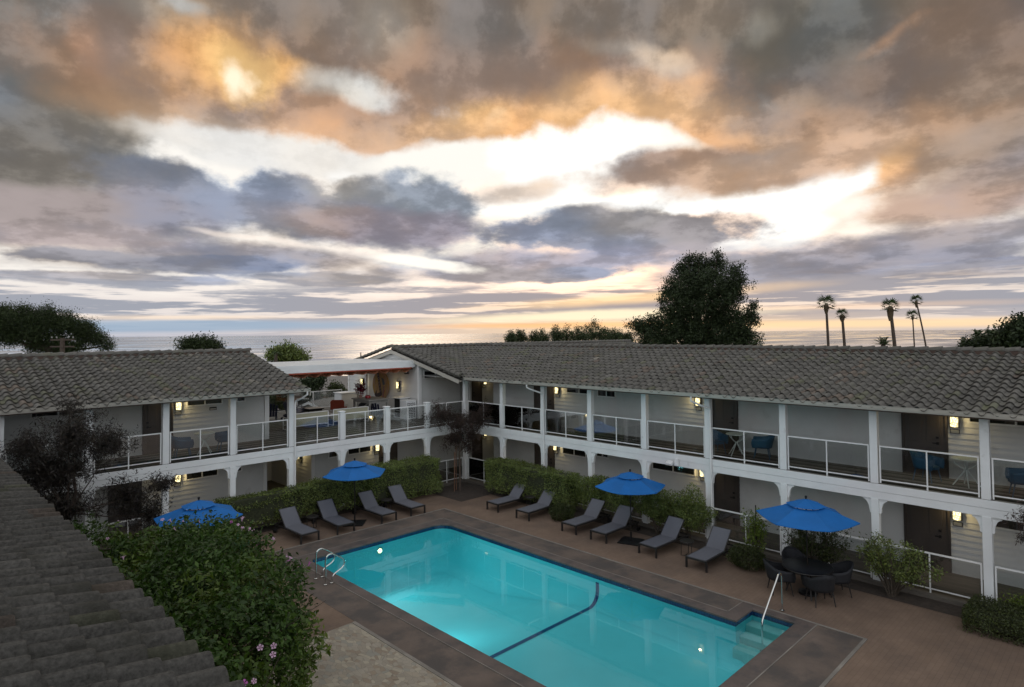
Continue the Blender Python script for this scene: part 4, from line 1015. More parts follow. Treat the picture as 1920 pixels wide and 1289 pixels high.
# ------------------------------------------------------------------ wall lamps
M['shade'] = emis('lit_amber_shade', (1, .84, .42), 3.2)
n_ = M['shade'].node_tree; e_ = [n for n in n_.nodes if n.bl_idname == 'ShaderNodeEmission'][0]
t = n_.nodes.new('ShaderNodeTexCoord'); vz = n_.nodes.new('ShaderNodeTexVoronoi'); vz.inputs['Scale'].default_value = 22; n_.links.new(t.outputs['Object'], vz.inputs['Vector'])
mr_ = n_.nodes.new('ShaderNodeMapRange'); mr_.inputs[1].default_value = .1; mr_.inputs[2].default_value = .6; mr_.inputs[3].default_value = 3.6; mr_.inputs[4].default_value = .8; n_.links.new(vz.outputs['Distance'], mr_.inputs[0]); n_.links.new(mr_.outputs[0], e_.inputs[1])
def wall_lamp(x, y, z, rz, label, power=6.0, group='patterned wall lamps'):
    """faces +local -y"""
    t_ = thing('wall_lamp', label, 'wall lamp', (0, 0, 0), 0, group)
    m_ = MB()
    ns = 8
    for k in range(ns + 1): m_.v += [(.085 * math.cos(math.pi + math.pi * k / ns), -.03 + .10 * math.sin(math.pi + math.pi * k / ns), -.14), (.085 * math.cos(math.pi + math.pi * k / ns), -.03 + .10 * math.sin(math.pi + math.pi * k / ns), .14)]
    m_.f = [(2 * k, 2 * k + 2, 2 * k + 3, 2 * k + 1) for k in range(ns)]
    m_.build('shade', M['shade'], t_, smooth=True)
    f_ = MB(); f_.box(-.10, .10, -.025, 0, -.17, .17); f_.box(-.098, -.082, -.09, -.02, -.155, .155); f_.box(.082, .098, -.09, -.02, -.155, .155); f_.build('back_plate', M['frame'], t_)
    pm = MB(); pm.box(-.10, .10, -.012, 0, -.31, -.20); po_ = pm.build('number_plate', M['pole_dark'], t_); pf_ = MB(); pf_.box(-.085, .085, -.016, -.012, -.295, -.215); pf_.build('plate_face', M['gutter'], po_)
    t_.location = (x, y, z); t_.rotation_euler = (0, 0, rz); t_.scale = (1.15, 1.15, 1.15)
    l_ = bpy.data.lights.new('lamp_bulb', 'POINT'); l_.energy = power; l_.color = (1, .76, .36); l_.shadow_soft_size = .05
    lo_ = bpy.data.objects.new('lamp_bulb', l_); COL.objects.link(lo_); lo_.parent = t_; lo_.location = (0, -.17, .02)
    return t_
RZ = -math.pi / 2
for (y, z, lab) in ((18.93, 4.42, 'lit amber wall lamp on the upper walkway right of the first dark door'), (11.93, 4.40, 'lit amber wall lamp on the upper walkway, half hidden behind the bent downspout'),
                    (3.98, 4.40, 'lit amber wall lamp on the upper walkway beside the rightmost upper door'), (19.05, 1.86, 'lit amber wall lamp at ground level behind the hedge by the corner tree'),
                    (11.80, 1.80, 'lit amber wall lamp at ground level partly hidden by an arched bracket'), (3.98, 1.80, 'lit amber wall lamp at ground level beside the rightmost lower door')):
    wall_lamp(XW - .03, y, z, RZ, lab, group='patterned wall lamps')
wall_lamp(22.5, 25.07, 4.45, 0, 'lit amber wall lamp in the dark upper passage beside the corner post', 2.5)
wall_lamp(22.5, 25.07, 1.72, 0, 'lit amber wall lamp in the dark lower passage behind the corner tree', 2.5)
wall_lamp(7.55, YW - .03, 4.42, 0, 'lit amber wall lamp on the upper walkway of the left wing, next to a post')
wall_lamp(7.54, YW - .03, 1.78, 0, 'lit amber wall lamp at ground level of the left wing above the leftmost parasol')
wall_lamp(12.87, 26.5, 1.72, RZ, 'lit amber wall lamp inside the ground level recess, left of the second parasol')
wall_lamp(16.07, YW - .03, 1.76, 0, 'lit amber wall lamp at ground level just above right of the second parasol')
wall_lamp(18.78, 31.05, 4.34, RZ, 'lit amber wall lamp on the terrace wall left of the round yellow sign', 3.5)
wall_lamp(18.78, 27.55, 4.34, RZ, 'lit amber wall lamp on the terrace wall right of the round yellow sign', 3.5)
# ------------------------------------------------------------------ pool furniture
def place(proto, first, loc, rz, label, group=None):
    o = proto if first else copy_tree(proto)
    o.location = loc; o.rotation_euler = (0, 0, rz); o['label'] = label
    if group: o['group'] = group
    return o
lg = thing('sun_lounger', 'x', 'sun lounger', group='sun loungers round the pool')
f = MB(); w_ = .32
for s in (-1, 1): f.box(s * w_ - .02, s * w_ + .02, 0, 1.95, .27, .32)
f.box(-w_, w_, 0, .04, .27, .32); f.box(-w_, w_, 1.91, 1.95, .27, .32); f.box(-w_, w_, 1.18, 1.21, .27, .30); f.box(-w_, w_, 1.5, 1.53, .26, .29)
f.build('frame', M['frame'], lg, bevel=.005)
for s in (-1, 1):
    l = MB(); l.box(s * w_ - .025, s * w_ + .025, .0, .05, 0, .30); l.build('leg', M['frame'], lg)
    l = MB(); l.box(s * w_ - .025, s * w_ + .025, 1.80, 1.85, .05, .30); l.build('leg', M['frame'], lg)
    l = MB(); l.tube([(s * (w_ + .03), 1.86, .075), (s * (w_ + .075), 1.86, .075)], .075, 14); l.build('wheel', M['black'], lg, smooth=True)
m_ = MB(); m_.box(-.295, .295, .035, 1.2, .315, .335); m_.build('seat', M['sling'], lg, bevel=.006)
ca, sa = math.cos(R_(46)), math.sin(R_(46)); bk = MB(); by, bz = 1.18, .325
bk.obox((0, by + .36 * ca, bz + .36 * sa), (1, 0, 0), (0, ca, sa), (0, -sa, ca), .285, .355, .010); bo = bk.build('backrest', M['sling'], lg, bevel=.006)
bf = MB()
for s in (-1, 1): bf.bar((s * .30, by, bz - .012), (s * .30, by + .73 * ca, bz + .73 * sa - .012), .03, .03)
bf.bar((-.30, by + .73 * ca, bz + .73 * sa - .012), (.30, by + .73 * ca, bz + .73 * sa - .012), .03, .03)
for s in (-1, 1): bf.bar((s * .25, by + .42 * ca, bz + .42 * sa - .02), (s * .25, by + .62, .30), .02, .02)
bf.build('back_frame', M['frame'], bo)
G = 'sun loungers round the pool'
LL = [(10.10, 'first sun lounger from the left, beside the flowering bush, under the hedge'), (11.45, 'sun lounger just left of the parasol pole on the hedge side'),
      (13.24, 'sun lounger just right of the parasol pole on the hedge side'), (14.55, 'sun lounger nearest the far pool corner on the left hedge side')]
for i, (x, lab) in enumerate(LL): place(lg, i == 0, (x, 20.07, 0), R_((1.5, -2, 1, -1)[i]), 'dark framed grey ' + lab)
RL = [(18.38, 'first sun lounger right of the corner tree'), (16.72, 'second sun lounger from the corner tree, left of the round dark shrub'), (14.45, 'sun lounger just right of the round dark shrub'),
      (13.16, 'sun lounger with the parasol pole behind its head'), (11.24, 'sun lounger right of the parasol base plate'), (9.56, 'sun lounger nearest the dining table')]
for i, (y, lab) in enumerate(RL): place(lg, False, (16.88, y, 0), -math.pi / 2 + R_((-1, 1.5, -1, 1, -1.5, 1)[i]), 'dark framed grey ' + lab)

# parasols: six canvas panels with a vent cap
def parasol(R0, zr, zt, table=False):
    t = thing('parasol', 'x', 'parasol', group='blue parasols')
    pm = MB(); pm.tube([(0, 0, .05), (0, 0, zt)], .02, 10); pm.build('pole', M['pole_dark'], t, smooth=True)
    c = MB(); nseg = 6; NS = 7
    def ring(rr, zz, sag, out=None):
        pts = []
        for k in range(nseg):
            a0, a1 = 2 * math.pi * k / nseg, 2 * math.pi * (k + 1) / nseg
            p0, p1 = Vector((rr * math.cos(a0), rr * math.sin(a0), zz)), Vector((rr * math.cos(a1), rr * math.sin(a1), zz))
            for j in range(4):
                u = j / 4; q = p0.lerp(p1, u); s_ = 4 * u * (1 - u) * sag; q.z -= s_; q.x *= 1 - s_ * .25; q.y *= 1 - s_ * .25; pts.append(tuple(q))
        return pts
    rows = []
    for i in range(NS):
        u = .34 + .66 * i / (NS - 1); rows.append(ring(R0 * u, zt - .06 - (zt - .06 - zr) * (u ** 1.08), .05 * u))
    rows.append(ring(R0 * 1.0, zr - .03, .03))
    n = 24
    for r_ in rows: c.v += r_
    for i in range(len(rows) - 1):
        for k in range(n): c.f.append((i * n + k, (i + 1) * n + k, (i + 1) * n + (k + 1) % n, i * n + (k + 1) % n))
    co = c.build('canopy', M['blue'], t, smooth=28)
    v = MB(); rows = [ring(R0 * u, zt - .02 - (zt - .06 - zr) * (u ** 1.05) + .02, .03 * u) for u in (.01, .12, .25, .40)]
    for r_ in rows: v.v += r_
    for i in range(3):
        for k in range(n): v.f.append((i * n + k, (i + 1) * n + k, (i + 1) * n + (k + 1) % n, i * n + (k + 1) % n))
    v.build('vent_cap', M['blue'], co, smooth=28)
    for k in range(6):
        a = 2 * math.pi * k / 6; rb = MB(); rb.bar((.03 * math.cos(a), .03 * math.sin(a), zt - .09), (R0 * .97 * math.cos(a), R0 * .97 * math.sin(a), zr - .01), .014, .02)
        ro_ = rb.build('rib', M['pole_dark'], t)
        sb = MB(); sb.bar((.03 * math.cos(a), .03 * math.sin(a), zt - .62), (R0 * .52 * math.cos(a), R0 * .52 * math.sin(a), zt - .13 - (zt - .06 - zr) * .52), .01, .014); sb.build('strut', M['pole_dark'], ro_)
    fm = MB(); fm.lathe([(.0, .0), (.03, .0), (.022, .03), (.035, .055), (.028, .085), (.0, .095)], (0, 0, zt - .01), 10); fm.build('finial', M['black'], t, smooth=True)
    bm_ = MB(); 
    if table: bm_.lathe([(0, 0), (.24, 0), (.24, .05), (.05, .07), (.04, .30), (0, .30)], (0, 0, 0), 20)
    else: bm_.box(-.36, .36, -.36, .36, 0, .03); bm_.lathe([(.03, .03), (.03, .32), (0, .32)], (0, 0, 0), 10)
    bm_.build('base_plate', M['black'], t)
    return t
pr = parasol(1.19, 1.86, 2.32)
place(pr, True, (12.25, 20.86, .004), R_(45 + 3), 'open blue parasol between the left sun loungers in front of the long hedge')
place(pr, False, (17.64, 12.37, .004), R_(18), 'open blue parasol between the right sun loungers, in the middle of the right wing')
place(pr, False, (6.25, 19.15, .004), R_(25), 'blue parasol whose lower edge is hidden by the flowering bush')
pt = parasol(1.26, 2.03, 2.50, True); pt.location = (17.45, 6.60, .004); pt.rotation_euler = (0, 0, R_(46)); pt['label'] = 'open blue parasol standing through the round dark dining table'

# little side tables
st_ = thing('side_table', 'x', 'side table', group='small dark side tables')
b = MB(); b.lathe([(0, .44), (.22, .44), (.225, .455), (.22, .47), (0, .47)], (0, 0, 0), 20); b.build('top', M['frame'], st_)
for k in range(3):
    a = 2 * math.pi * k / 3 + .3; b = MB(); b.tube([(.18 * math.cos(a), .18 * math.sin(a), .45), (.19 * math.cos(a), .19 * math.sin(a), .02), (.05 * math.cos(a + 1.2), .05 * math.sin(a + 1.2), .02)], .012, 6); b.build('leg', M['frame'], st_)
for i, (x, y, lab) in enumerate(((10.82, 21.35, 'small round dark side table between the two leftmost sun loungers'), (13.95, 21.35, 'small round dark side table between the two hedge side loungers near the pool corner'),
                                 (18.2, 17.55, 'small round dark side table behind the first two loungers of the right row'), (17.75, 10.35, 'small round dark side table between the last two loungers near the dining table'))):
    place(st_, i == 0, (x, y, .004), i * .7, lab)

# dining group
dt = thing('dining_table', 'round dark dining table with a parasol pole through its top', 'table', (17.45, 6.60, .004))
b = MB(); b.lathe([(.0, .70), (.60, .70), (.63, .712), (.63, .728), (.60, .74), (0, .74)], (17.45, 6.6, .004), 40); b.build('top', mat('black_table_glass', (.006, .006, .008), .4, spec=.3), dt, smooth=30)
for k in range(4):
    a = math.pi / 2 * k + .5; cx_, sx_ = math.cos(a), math.sin(a); b = MB()
    b.tube([(17.45 + .5 * cx_, 6.6 + .5 * sx_, .70), (17.45 + .42 * cx_, 6.6 + .42 * sx_, .38), (17.45 + .54 * cx_, 6.6 + .54 * sx_, .02)], .022, 8); b.build('leg', M['frame'], dt, smooth=True)
b = MB(); b.tube([(17.45 + .62 * math.cos(2 * math.pi * k / 24), 6.6 + .62 * math.sin(2 * math.pi * k / 24), .70) for k in range(24)], .014, 6, closed=True); b.build('rim', M['frame'], dt, smooth=True)

def tub_chair(name, label, cat, m_body, m_leg, back=.84, seat=.44, wd=.30, group=None, arms=True, shell=True):
    """woven armchair facing +y: curved shell of back and arms on four splayed legs"""
    t = thing(name, label, cat, group=group)
    s_ = MB(); n = 20; rows = 5; V = []
    for i in range(n + 1):
        th = math.pi * (1.12 * i / n - .06)           # from right arm front, round the back, to left arm front
        ang = -th
        x = math.cos(th) * wd; y = -math.sin(th) * (wd * .95) + .02
        if math.sin(th) < .35: y = .02 + (.35 - math.sin(th)) * .45 - math.sin(th) * wd * .95 * 1
        k = max(0, math.sin(th)) ** 1.6; top = (.64 + (back - .64) * k); lean = .10 * k
        for r in range(rows + 1):
            u = r / rows; z = seat - .06 + (top - seat + .06) * u; V.append((x * (1 + .10 * u), y - lean * u * 1.1, z))
    F = []
    for i in range(n):
        for r in range(rows): a = i * (rows + 1) + r; F.append((a, a + rows + 1, a + rows + 2, a + 1))
    s_.v = V; s_.f = F; so_ = s_.build('backrest', m_body, t, smooth=True)
    md = so_.modifiers.new('thickness', 'SOLIDIFY'); md.thickness = .022
    e_ = MB(); e_.tube([V[i * (rows + 1) + rows] for i in range(n + 1)], .016, 8); e_.tube([V[rows], (V[rows][0] * .98, V[rows][1] + .02, .5), (V[rows][0] * .95, V[rows][1] + .0, seat - .04)], .014, 6); e_.tube([V[-1], (V[-1][0] * .98, V[-1][1] + .02, .5), (V[-1][0] * .95, V[-1][1], seat - .04)], .014, 6)
    e_.build('arm_rim', m_body, t, smooth=True)
    c = MB(); pts = [(math.cos(2 * math.pi * k / 24) * wd * .97, .02 + math.sin(2 * math.pi * k / 24) * (wd * .9) + (.05 if math.sin(2 * math.pi * k / 24) > .3 else 0), 0) for k in range(24)]
    c.prism([(p[0], p[1], seat - .06) for p in pts], (0, 0, .07)); c.build('seat', m_body, t, bevel=.01)
    for sx_, sy_ in ((-1, -1), (1, -1), (1, 1), (-1, 1)):
        l = MB(); l.tube([(sx_ * wd * .72, sy_ * wd * .62 + .03, seat - .05), (sx_ * wd * .86, sy_ * wd * .86 + .03, .0)], [.019, .013], 8); l.build('leg', m_leg, t, smooth=True)
    return t
dc = tub_chair('dining_chair', 'x', 'chair', M['wicker'], M['frame'], group='dark dining chairs')
for i, (x, y, lab) in enumerate(((17.02, 6.12, 'dark woven dining chair on the pool side of the round table, back to the viewer'), (17.98, 6.02, 'dark woven dining chair at the right of the round dining table'),
                                 (17.0, 7.18, 'dark woven dining chair at the left of the round dining table'), (18.02, 7.15, 'dark woven dining chair behind the round table, against the railing'))):
    a = math.atan2(6.6 - y, 17.45 - x) - math.pi / 2; place(dc, i == 0, (x, y, .004), a, lab)

# upper walkway furniture
bc = tub_chair('armchair', 'x', 'chair', M['blue_chair'], M['blue_chair'], back=.80, seat=.42, wd=.29, group='blue woven armchairs on the upper walkways')
BC = [(7.18, 23.75, -100, 'teal blue woven armchair left of the white table on the left wing walkway'), (8.80, 24.05, 82, 'teal blue woven armchair right of the white table on the left wing walkway'),
      (20.25, 20.45, 190, 'teal blue woven armchair left of the first white table past the corner post'), (20.9, 19.05, 10, 'teal blue woven armchair half hidden behind a post, right of the first white table'),
      (20.4, 10.75, 150, 'dark teal woven armchair in front of the brown door of the middle bay'), (20.75, 9.2, 20, 'teal blue woven armchair right of the white table of the middle bay'),
      (20.7, 4.55, 165, 'blue woven armchair in front of the rightmost upper brown door'), (20.35, 2.35, 15, 'blue woven armchair cut off by the right picture edge on the upper walkway')]
for i, (x, y, a, lab) in enumerate(BC): place(bc, i == 0, (x, y, ZD + .002), R_(a), lab)
bt = thing('bistro_table', 'x', 'table', group='pale bistro tables')
b = MB(); b.lathe([(0, .715), (.33, .715), (.345, .725), (.345, .735), (.33, .745), (0, .745)], (0, 0, 0), 36); b.build('top', M['lightgreen'], bt, smooth=30)
for k in range(4):
    a = math.pi / 2 * k + .4; c_, s_ = math.cos(a), math.sin(a); b = MB()
    b.tube([(.29 * c_, .29 * s_, .712), (.25 * c_, .25 * s_, .60), (.13 * c_, .13 * s_, .50), (.035 * c_, .035 * s_, .45), (.05 * c_, .05 * s_, .38), (.31 * c_, .31 * s_, 0)], [.014, .015, .017, .022, .02, .014], 8); b.build('leg', M['lightgreen'], bt, smooth=True)
for i, (x, y, lab) in enumerate(((8.02, 24.0, 'pale round bistro table with crossed legs on the left wing walkway'), (20.6, 19.78, 'pale round bistro table in the first furnished bay past the corner post'),
                                 (20.55, 10.03, 'pale round bistro table in the middle bay beside a brown door'), (20.75, 3.62, 'pale round bistro table beside the rightmost upper walkway post'))):
    place(bt, i == 0, (x, y, ZD + .002), i * .5, lab)

# ------------------------------------------------------------------ pool rails
b = MB()
def crail(name, label, y, x0):
    t = thing(name, label, 'handrail', (x0, y, 0), group='bent steel grab rails'); m_ = MB()
    pts = [(x0, y, .0), (x0, y, .45), (x0, y, .70), (x0 + .04, y, .80), (x0 + .14, y, .84), (x0 + .26, y, .80), (x0 + .55, y, .60), (x0 + .60, y, .52), (x0 + .58, y, .42), (x0 + .50, y, .34), (x0 + .30, y, .27), (x0 + .22, y, .20), (x0 + .19, y, .10), (x0 + .19, y, 0)]
    sm = []
    for i in range(len(pts) - 1):
        a, b_ = Vector(pts[i]), Vector(pts[i + 1]); sm += [a, a.lerp(b_, .5)]
    sm.append(Vector(pts[-1])); sm = [sm[0]] + [(sm[i - 1] + sm[i] * 2 + sm[i + 1]) / 4 for i in range(1, len(sm) - 1)] + [sm[-1]]
    m_.tube(sm, .021, 10); m_.build('rail', M['steel'], t, smooth=True)
    for xx in (x0, x0 + .19): fm = MB(); fm.lathe([(.05, 0), (.05, .02), (.03, .03), (.021, .03)], (xx, y, .012), 14); fm.build('flange', M['steel'], t, smooth=30)
crail('grab_rail', 'bent steel pool grab rail, the nearer one of the pair at the left end', 16.35, 8.68)
crail('grab_rail', 'bent steel pool grab rail, the farther one of the pair at the left end', 16.95, 8.70)
t = thing('handrail', 'steel handrail sloping from the patio down into the pool steps', 'handrail', (15.91, 6.65, 0)); m_ = MB()
pts = [(15.91, 6.65, 0), (15.91, 6.65, .5), (15.91, 6.65, .84), (15.88, 6.65, .93), (15.80, 6.65, .97), (15.70, 6.65, .94), (15.60, 6.65, .85), (15.2, 6.65, .52), (14.82, 6.65, .20), (14.76, 6.65, .12), (14.74, 6.65, 0), (14.73, 6.65, -.40)]
m_.tube(pts, .021, 10); m_.build('rail', M['steel'], t, smooth=True)
fm = MB(); fm.lathe([(.055, 0), (.055, .02), (.03, .03), (.021, .03)], (15.91, 6.65, .012), 14); fm.build('flange', M['steel'], t, smooth=30)
fm = MB(); fm.lathe([(.06, 0), (.06, .02), (.03, .03), (.021, .03)], (14.73, 6.65, -.578), 14); fm.build('flange', M['steel'], t, smooth=30)

# ------------------------------------------------------------------ roof terrace
def at_z(px, py, z):
    d = ray(px, py); k = (z - EYE.z) / d.z; return EYE + d * k
# folding canopy
pg = thing('terrace_canopy', 'white framed retractable canopy with orange fabric scallops over the roof terrace', 'canopy', (15, 28, ZD))
m_ = MB(); m_.box(11.2, 18.72, 26.0, 26.09, 5.33, 5.46); m_.box(11.2, 18.72, 26.0, 26.08, 5.463, 5.56); m_.box(11.2, 18.72, 26.0, 26.085, 5.563, 5.66); m_.build('fascia', M['white'], pg)
m_ = MB()
for k in range(12): m_.box(11.2, 18.72, 26.10 + k * .375, 26.10 + k * .375 + .365, 5.60, 5.655 - .004 * (k % 2))
m_.build('roof_panels', M['siding'], pg)
for x in (11.25, 15.0, 18.6): m_ = MB(); m_.box(x, x + .1, 26.1, 30.6, 5.46, 5.60); m_.build('beam', M['white'], pg)
m_ = MB(); nx_ = 120
for i in range(nx_ + 1):
    x = 11.25 + 7.25 * i / nx_; u = (x - 11.25) / .60; z = 5.30 - .20 * abs(math.sin(math.pi * u)) ** .8; m_.v += [(x, 26.03, z), (x, 30.5, z)]
m_.f = [(2 * i, 2 * i + 2, 2 * i + 3, 2 * i + 1) for i in range(nx_)]
m_.build('fabric', M['fabric_or'], pg, smooth=60)
m_ = MB(); m_.box(11.25, 18.5, 26.0, 26.03, 5.27, 5.33); m_.build('track', M['orange'], pg)
m_ = MB(); m_.box(18.50, 18.78, 26.3, 26.36, 5.20, 5.25); m_.box(18.45, 18.52, 26.3, 26.36, 5.0, 5.33); m_.box(18.3, 18.52, 26.28, 26.38, 4.98, 5.03); m_.build('bracket', M['black'], pg)
for x, y in ((11.3, 30.4), (18.55, 30.4)): m_ = MB(); m_.box(x, x + .12, y, y + .12, ZD, 5.47); m_.build('post', M['white'], pg)

# round wooden sign with an arrow
sg = thing('wall_sign', 'round weathered yellow wooden sign with a bent lettered arrow on the terrace wall', 'sign', (18.77, 29.2, 4.2))
M['yboard'] = mat('faded_yellow_board', (.36, .22, .05), .75, var=.3, vs=3, stretch=(1, 5, 1), col2=(.32, .20, .14), c2s=1.6, c2r=(.45, .6))
SY, SZ = 29.2, 4.22
def sp_(u, v, off=0.0): return (18.77 - .02 - off, SY - u, SZ + v)      # u to the viewer's right, v up
m_ = MB(); q = []
for k in range(40):
    a = 2 * math.pi * k / 40; u, v = .80 * math.cos(a), .80 * math.sin(a); v = max(v, -.76)
    q.append(sp_(u * (1 - .12 * max(0, -v)), v * (1.02)))
m_.prism(q, (-.025, 0, 0)); m_.build('board', M['yboard'], sg)
M['signred'] = mat('dark_red_arrow', (.035, .018, .016), .7); M['signpat'] = mat('faded_blue_patch', (.08, .10, .11), .8); M['signbrn'] = mat('faded_brown_patch', (.22, .13, .10), .8)
def flat(name, pts, m, off, dep=.006): k_ = MB(); k_.prism([sp_(u, v, off) for u, v in pts], (-dep, 0, 0)); return k_.build(name, m, sg)
ar = flat('arrow', [(-.36, .68), (-.16, .70), (.14, -.42), (.12, -.52), (-.28, -.66), (-.24, -.80), (-.60, -.52), (-.40, -.26), (-.36, -.44), (-.08, -.36)], M['signred'], .027)
flat('patch', [(.08, .45), (.30, .38), (.42, .10), (.22, .02)], M['signpat'], .0265, .004)
flat('stripe', [(.22, .0), (.40, -.02), (.30, -.70), (.12, -.74)], M['signbrn'], .0262, .004)
flat('dark_line', [(.40, -.2), (.44, -.2), (.20, -.76), (.16, -.76)], M['orange'], .0315, .003)
M['letter'] = mat('faded_letter_paint', (.26, .20, .18), .8)
for i, (ch, sz) in enumerate(zip('BOARDS', (.26, .22, .18, .16, .15, .15))):
    cu_ = bpy.data.curves.new('letter', 'FONT'); cu_.body = ch; cu_.size = sz; cu_.extrude = .003; cu_.align_x = 'CENTER'; cu_.align_y = 'CENTER'
    tmp = bpy.data.objects.new('tmp', cu_); COL.objects.link(tmp); dg = bpy.context.evaluated_depsgraph_get(); me = bpy.data.meshes.new_from_object(tmp.evaluated_get(dg)); bpy.data.objects.remove(tmp)
    lo_ = bpy.data.objects.new('letter', me); me.materials.clear(); me.materials.append(M['letter']); COL.objects.link(lo_); lo_.parent = ar
    u = -.24 + .036 * i * 1.5; v = (.58, .36, .17, .02, -.12, -.27)[i]
    lo_.matrix_local = Matrix.Translation(Vector(sp_(u, v, .036)) - Vector(sg.location)) @ Matrix.Rotation(-math.pi / 2, 4, 'Z') @ Matrix.Rotation(math.pi / 2, 4, 'X') @ Matrix.Rotation(R_(-12), 4, 'Z')
# small framed notice on the left wing wall
t = thing('notice', 'small dark framed notice on the upper wall between window and post of the left wing', 'sign', (8.78, YW - .03, 4.2))
m_ = MB(); m_.box(8.66, 8.92, YW - .055, YW - .03, 4.13, 4.25); m_.build('frame', M['pole_dark'], t)
m_ = MB(); m_.box(8.68, 8.90, YW - .058, YW - .054, 4.15, 4.20); m_.build('sheet', M['gutter'], t)
# floodlight on the beam
t = thing('floodlight', 'white box floodlight bracketed on the right wing beam above the second parasol', 'floodlight', (XR - .02, 11.75, 2.5))
m_ = MB(); m_.obox((XR - .17, 11.85, 2.44), (0, 1, 0), (.9, 0, .44), (-.44, 0, .9), .12, .09, .04); m_.build('housing', M['white'], t, bevel=.01)
m_ = MB(); m_.obox((XR - .185, 11.85, 2.405), (0, 1, 0), (.9, 0, .44), (-.44, 0, .9), .10, .07, .004); m_.build('lens', M['gutter'], t)
m_ = MB(); m_.box(XR - .10, XR - .003, 11.58, 11.70, 2.36, 2.60); m_.build('bracket', M['white'], t)

# seating
def sofa(x0, x1, y, label):
    t = thing('sofa', label, 'sofa', ((x0 + x1) / 2, y + .35, ZD), group='cream mesh sofas on the roof terrace')
    z = ZD; b = MB()
    b.bar((x0, y, z + .20), (x1, y, z + .20), .03, .03); b.bar((x0, y, z + .74), (x1, y, z + .74), .03, .03)
    for x in (x0, x1):
        b.bar((x, y, z + .02), (x, y, z + .75), .03, .03, up=(1, 0, 0)); b.bar((x, y + .72, z), (x, y + .72, z + .55), .03, .03, up=(1, 0, 0)); b.bar((x, y, z + .55), (x, y + .73, z + .55), .03, .03); b.bar((x, y, z + .03), (x, y + .72, z + .03), .03, .03)
    b.bar((x0, y + .72, z + .2), (x1, y + .72, z + .2), .03, .03)
    b.build('frame', M['trim'], t)
    b = MB(); b.box(x0 + .02, x1 - .02, y - .004, y + .004, z + .23, z + .72); b.build('back_panel', M['cream'], t)
    n = 2
    for k in range(n):
        a = x0 + .03 + (x1 - x0 - .06) * k / n; c = x0 + .03 + (x1 - x0 - .06) * (k + 1) / n
        b = MB(); b.box(a + .01, c - .01, y + .12, y + .70, z + .24, z + .38); b.build('seat_cushion', M['cushion'], t, bevel=.03)
        b = MB(); b.box(a + .01, c - .01, y + .02, y + .16, z + .38, z + .76); b.build('back_cushion', M['cushion'], t, bevel=.03)
    return t
sofa(12.45, 14.25, 26.6, 'cream mesh backed sofa on the terrace, the left one of the two seen from behind')
sofa(14.60, 16.45, 26.75, 'cream mesh backed sofa on the terrace beside the grey bar table, seen from behind')
# adirondack chairs, navy
def adk():
    t = thing('garden_chair', 'x', 'chair', group='slatted fan back garden chairs')
    for k in range(5):
        a = (k - 2) * .115; b = MB(); h = .86 - .035 * (k - 2) ** 2
        b.obox((a * 1.12, -.28 - h * .13, .28 + h * .32), (1, 0, 0), (a * .22, -.34, .94), (0, .94, .34), .05, h * .40, .009); b.build('back_slat', M['navy'], t)
    b = MB(); b.obox((0, .02, .30), (1, 0, 0), (0, .96, .24), (0, -.24, .96), .26, .30, .012); b.build('seat', M['navy'], t)
    for s in (-1, 1):
        b = MB(); b.bar((s * .30, .30, 0), (s * .30, .30, .52), .09, .025, up=(0, 1, 0)); b.build('leg', M['navy'], t)
        b = MB(); b.bar((s * .27, .32, .33), (s * .27, -.60, .02), .025, .11); b.build('leg', M['navy'], t)
        b = MB(); b.box(s * .34 - .06, s * .34 + .06, -.38, .36, .52, .545); b.build('armrest', M['navy'], t)
    b = MB(); b.bar((-.3, -.36, .46), (.3, -.36, .46), .06, .02); b.build('brace', M['navy'], t)
    return t
ac = adk()
place(ac, True, (13.35, 30.75, ZD), R_(-20), 'navy slatted fan back garden chair seen between two white posts at the terrace edge')
place(ac, False, (14.55, 30.6, ZD), R_(-85), 'navy slatted garden chair just right of the end post, left of the black fire pit')
place(ac, False, (15.0, 31.4, ZD), R_(-110), 'navy slatted garden chair farther back beside the black fire pit', None)
dk_ = adk(); 
dk_.location = (17.35, 27.35, ZD); dk_.rotation_euler = (0, 0, R_(-60)); dk_['label'] = 'black slatted fan back chair tucked behind the grey bar table'
t = thing('fire_pit', 'black square fire pit box on the terrace beside the navy chairs', 'fire pit', (15.75, 31.0, ZD))
b = MB(); b.box(15.4, 16.1, 30.65, 31.35, ZD, ZD + .34); b.build('body', M['black'], t, bevel=.02)
b = MB(); b.box(15.33, 16.17, 30.58, 31.42, ZD + .34, ZD + .40); b.build('rim', M['black'], t, bevel=.01)
t = thing('lounge_chair', 'rust orange armchair with rounded back behind the cream sofas', 'chair', (16.45, 29.75, ZD))
b = MB(); q = [(-.36, .36), (-.36, .74), (-.28, .84), (.28, .84), (.36, .74), (.36, .36)]
ax_ = Vector((.71, -.70, 0)); nn = Vector((.70, .71, 0)); c0 = Vector((16.45, 29.75, ZD))
b.prism([tuple(c0 + ax_ * u + Vector((0, 0, v))) for u, v in q], tuple(nn * .07)); b.build('backrest', M['orange'], t, bevel=.02)
b = MB(); b.obox(c0 + nn * .33 + Vector((0, 0, .38)), ax_, nn, (0, 0, 1), .36, .30, .06); b.build('seat', M['orange'], t, bevel=.02)
for s in (-1, 1):
    for q_ in (.03, .6): b = MB(); p = c0 + ax_ * s * .32 + nn * q_; b.tube([p + Vector((0, 0, .34)), p], .014, 6); b.build('leg', M['trim'], t)
    b = MB(); b.bar(c0 + ax_ * s * .37 + nn * .03 + Vector((0, 0, .58)), c0 + ax_ * s * .37 + nn * .6 + Vector((0, 0, .58)), .05, .03); b.build('armrest', M['trim'], t)
t = thing('bar_table', 'tall weathered grey wooden bar table against the terrace wall', 'table', (17.2, 27.7, ZD))
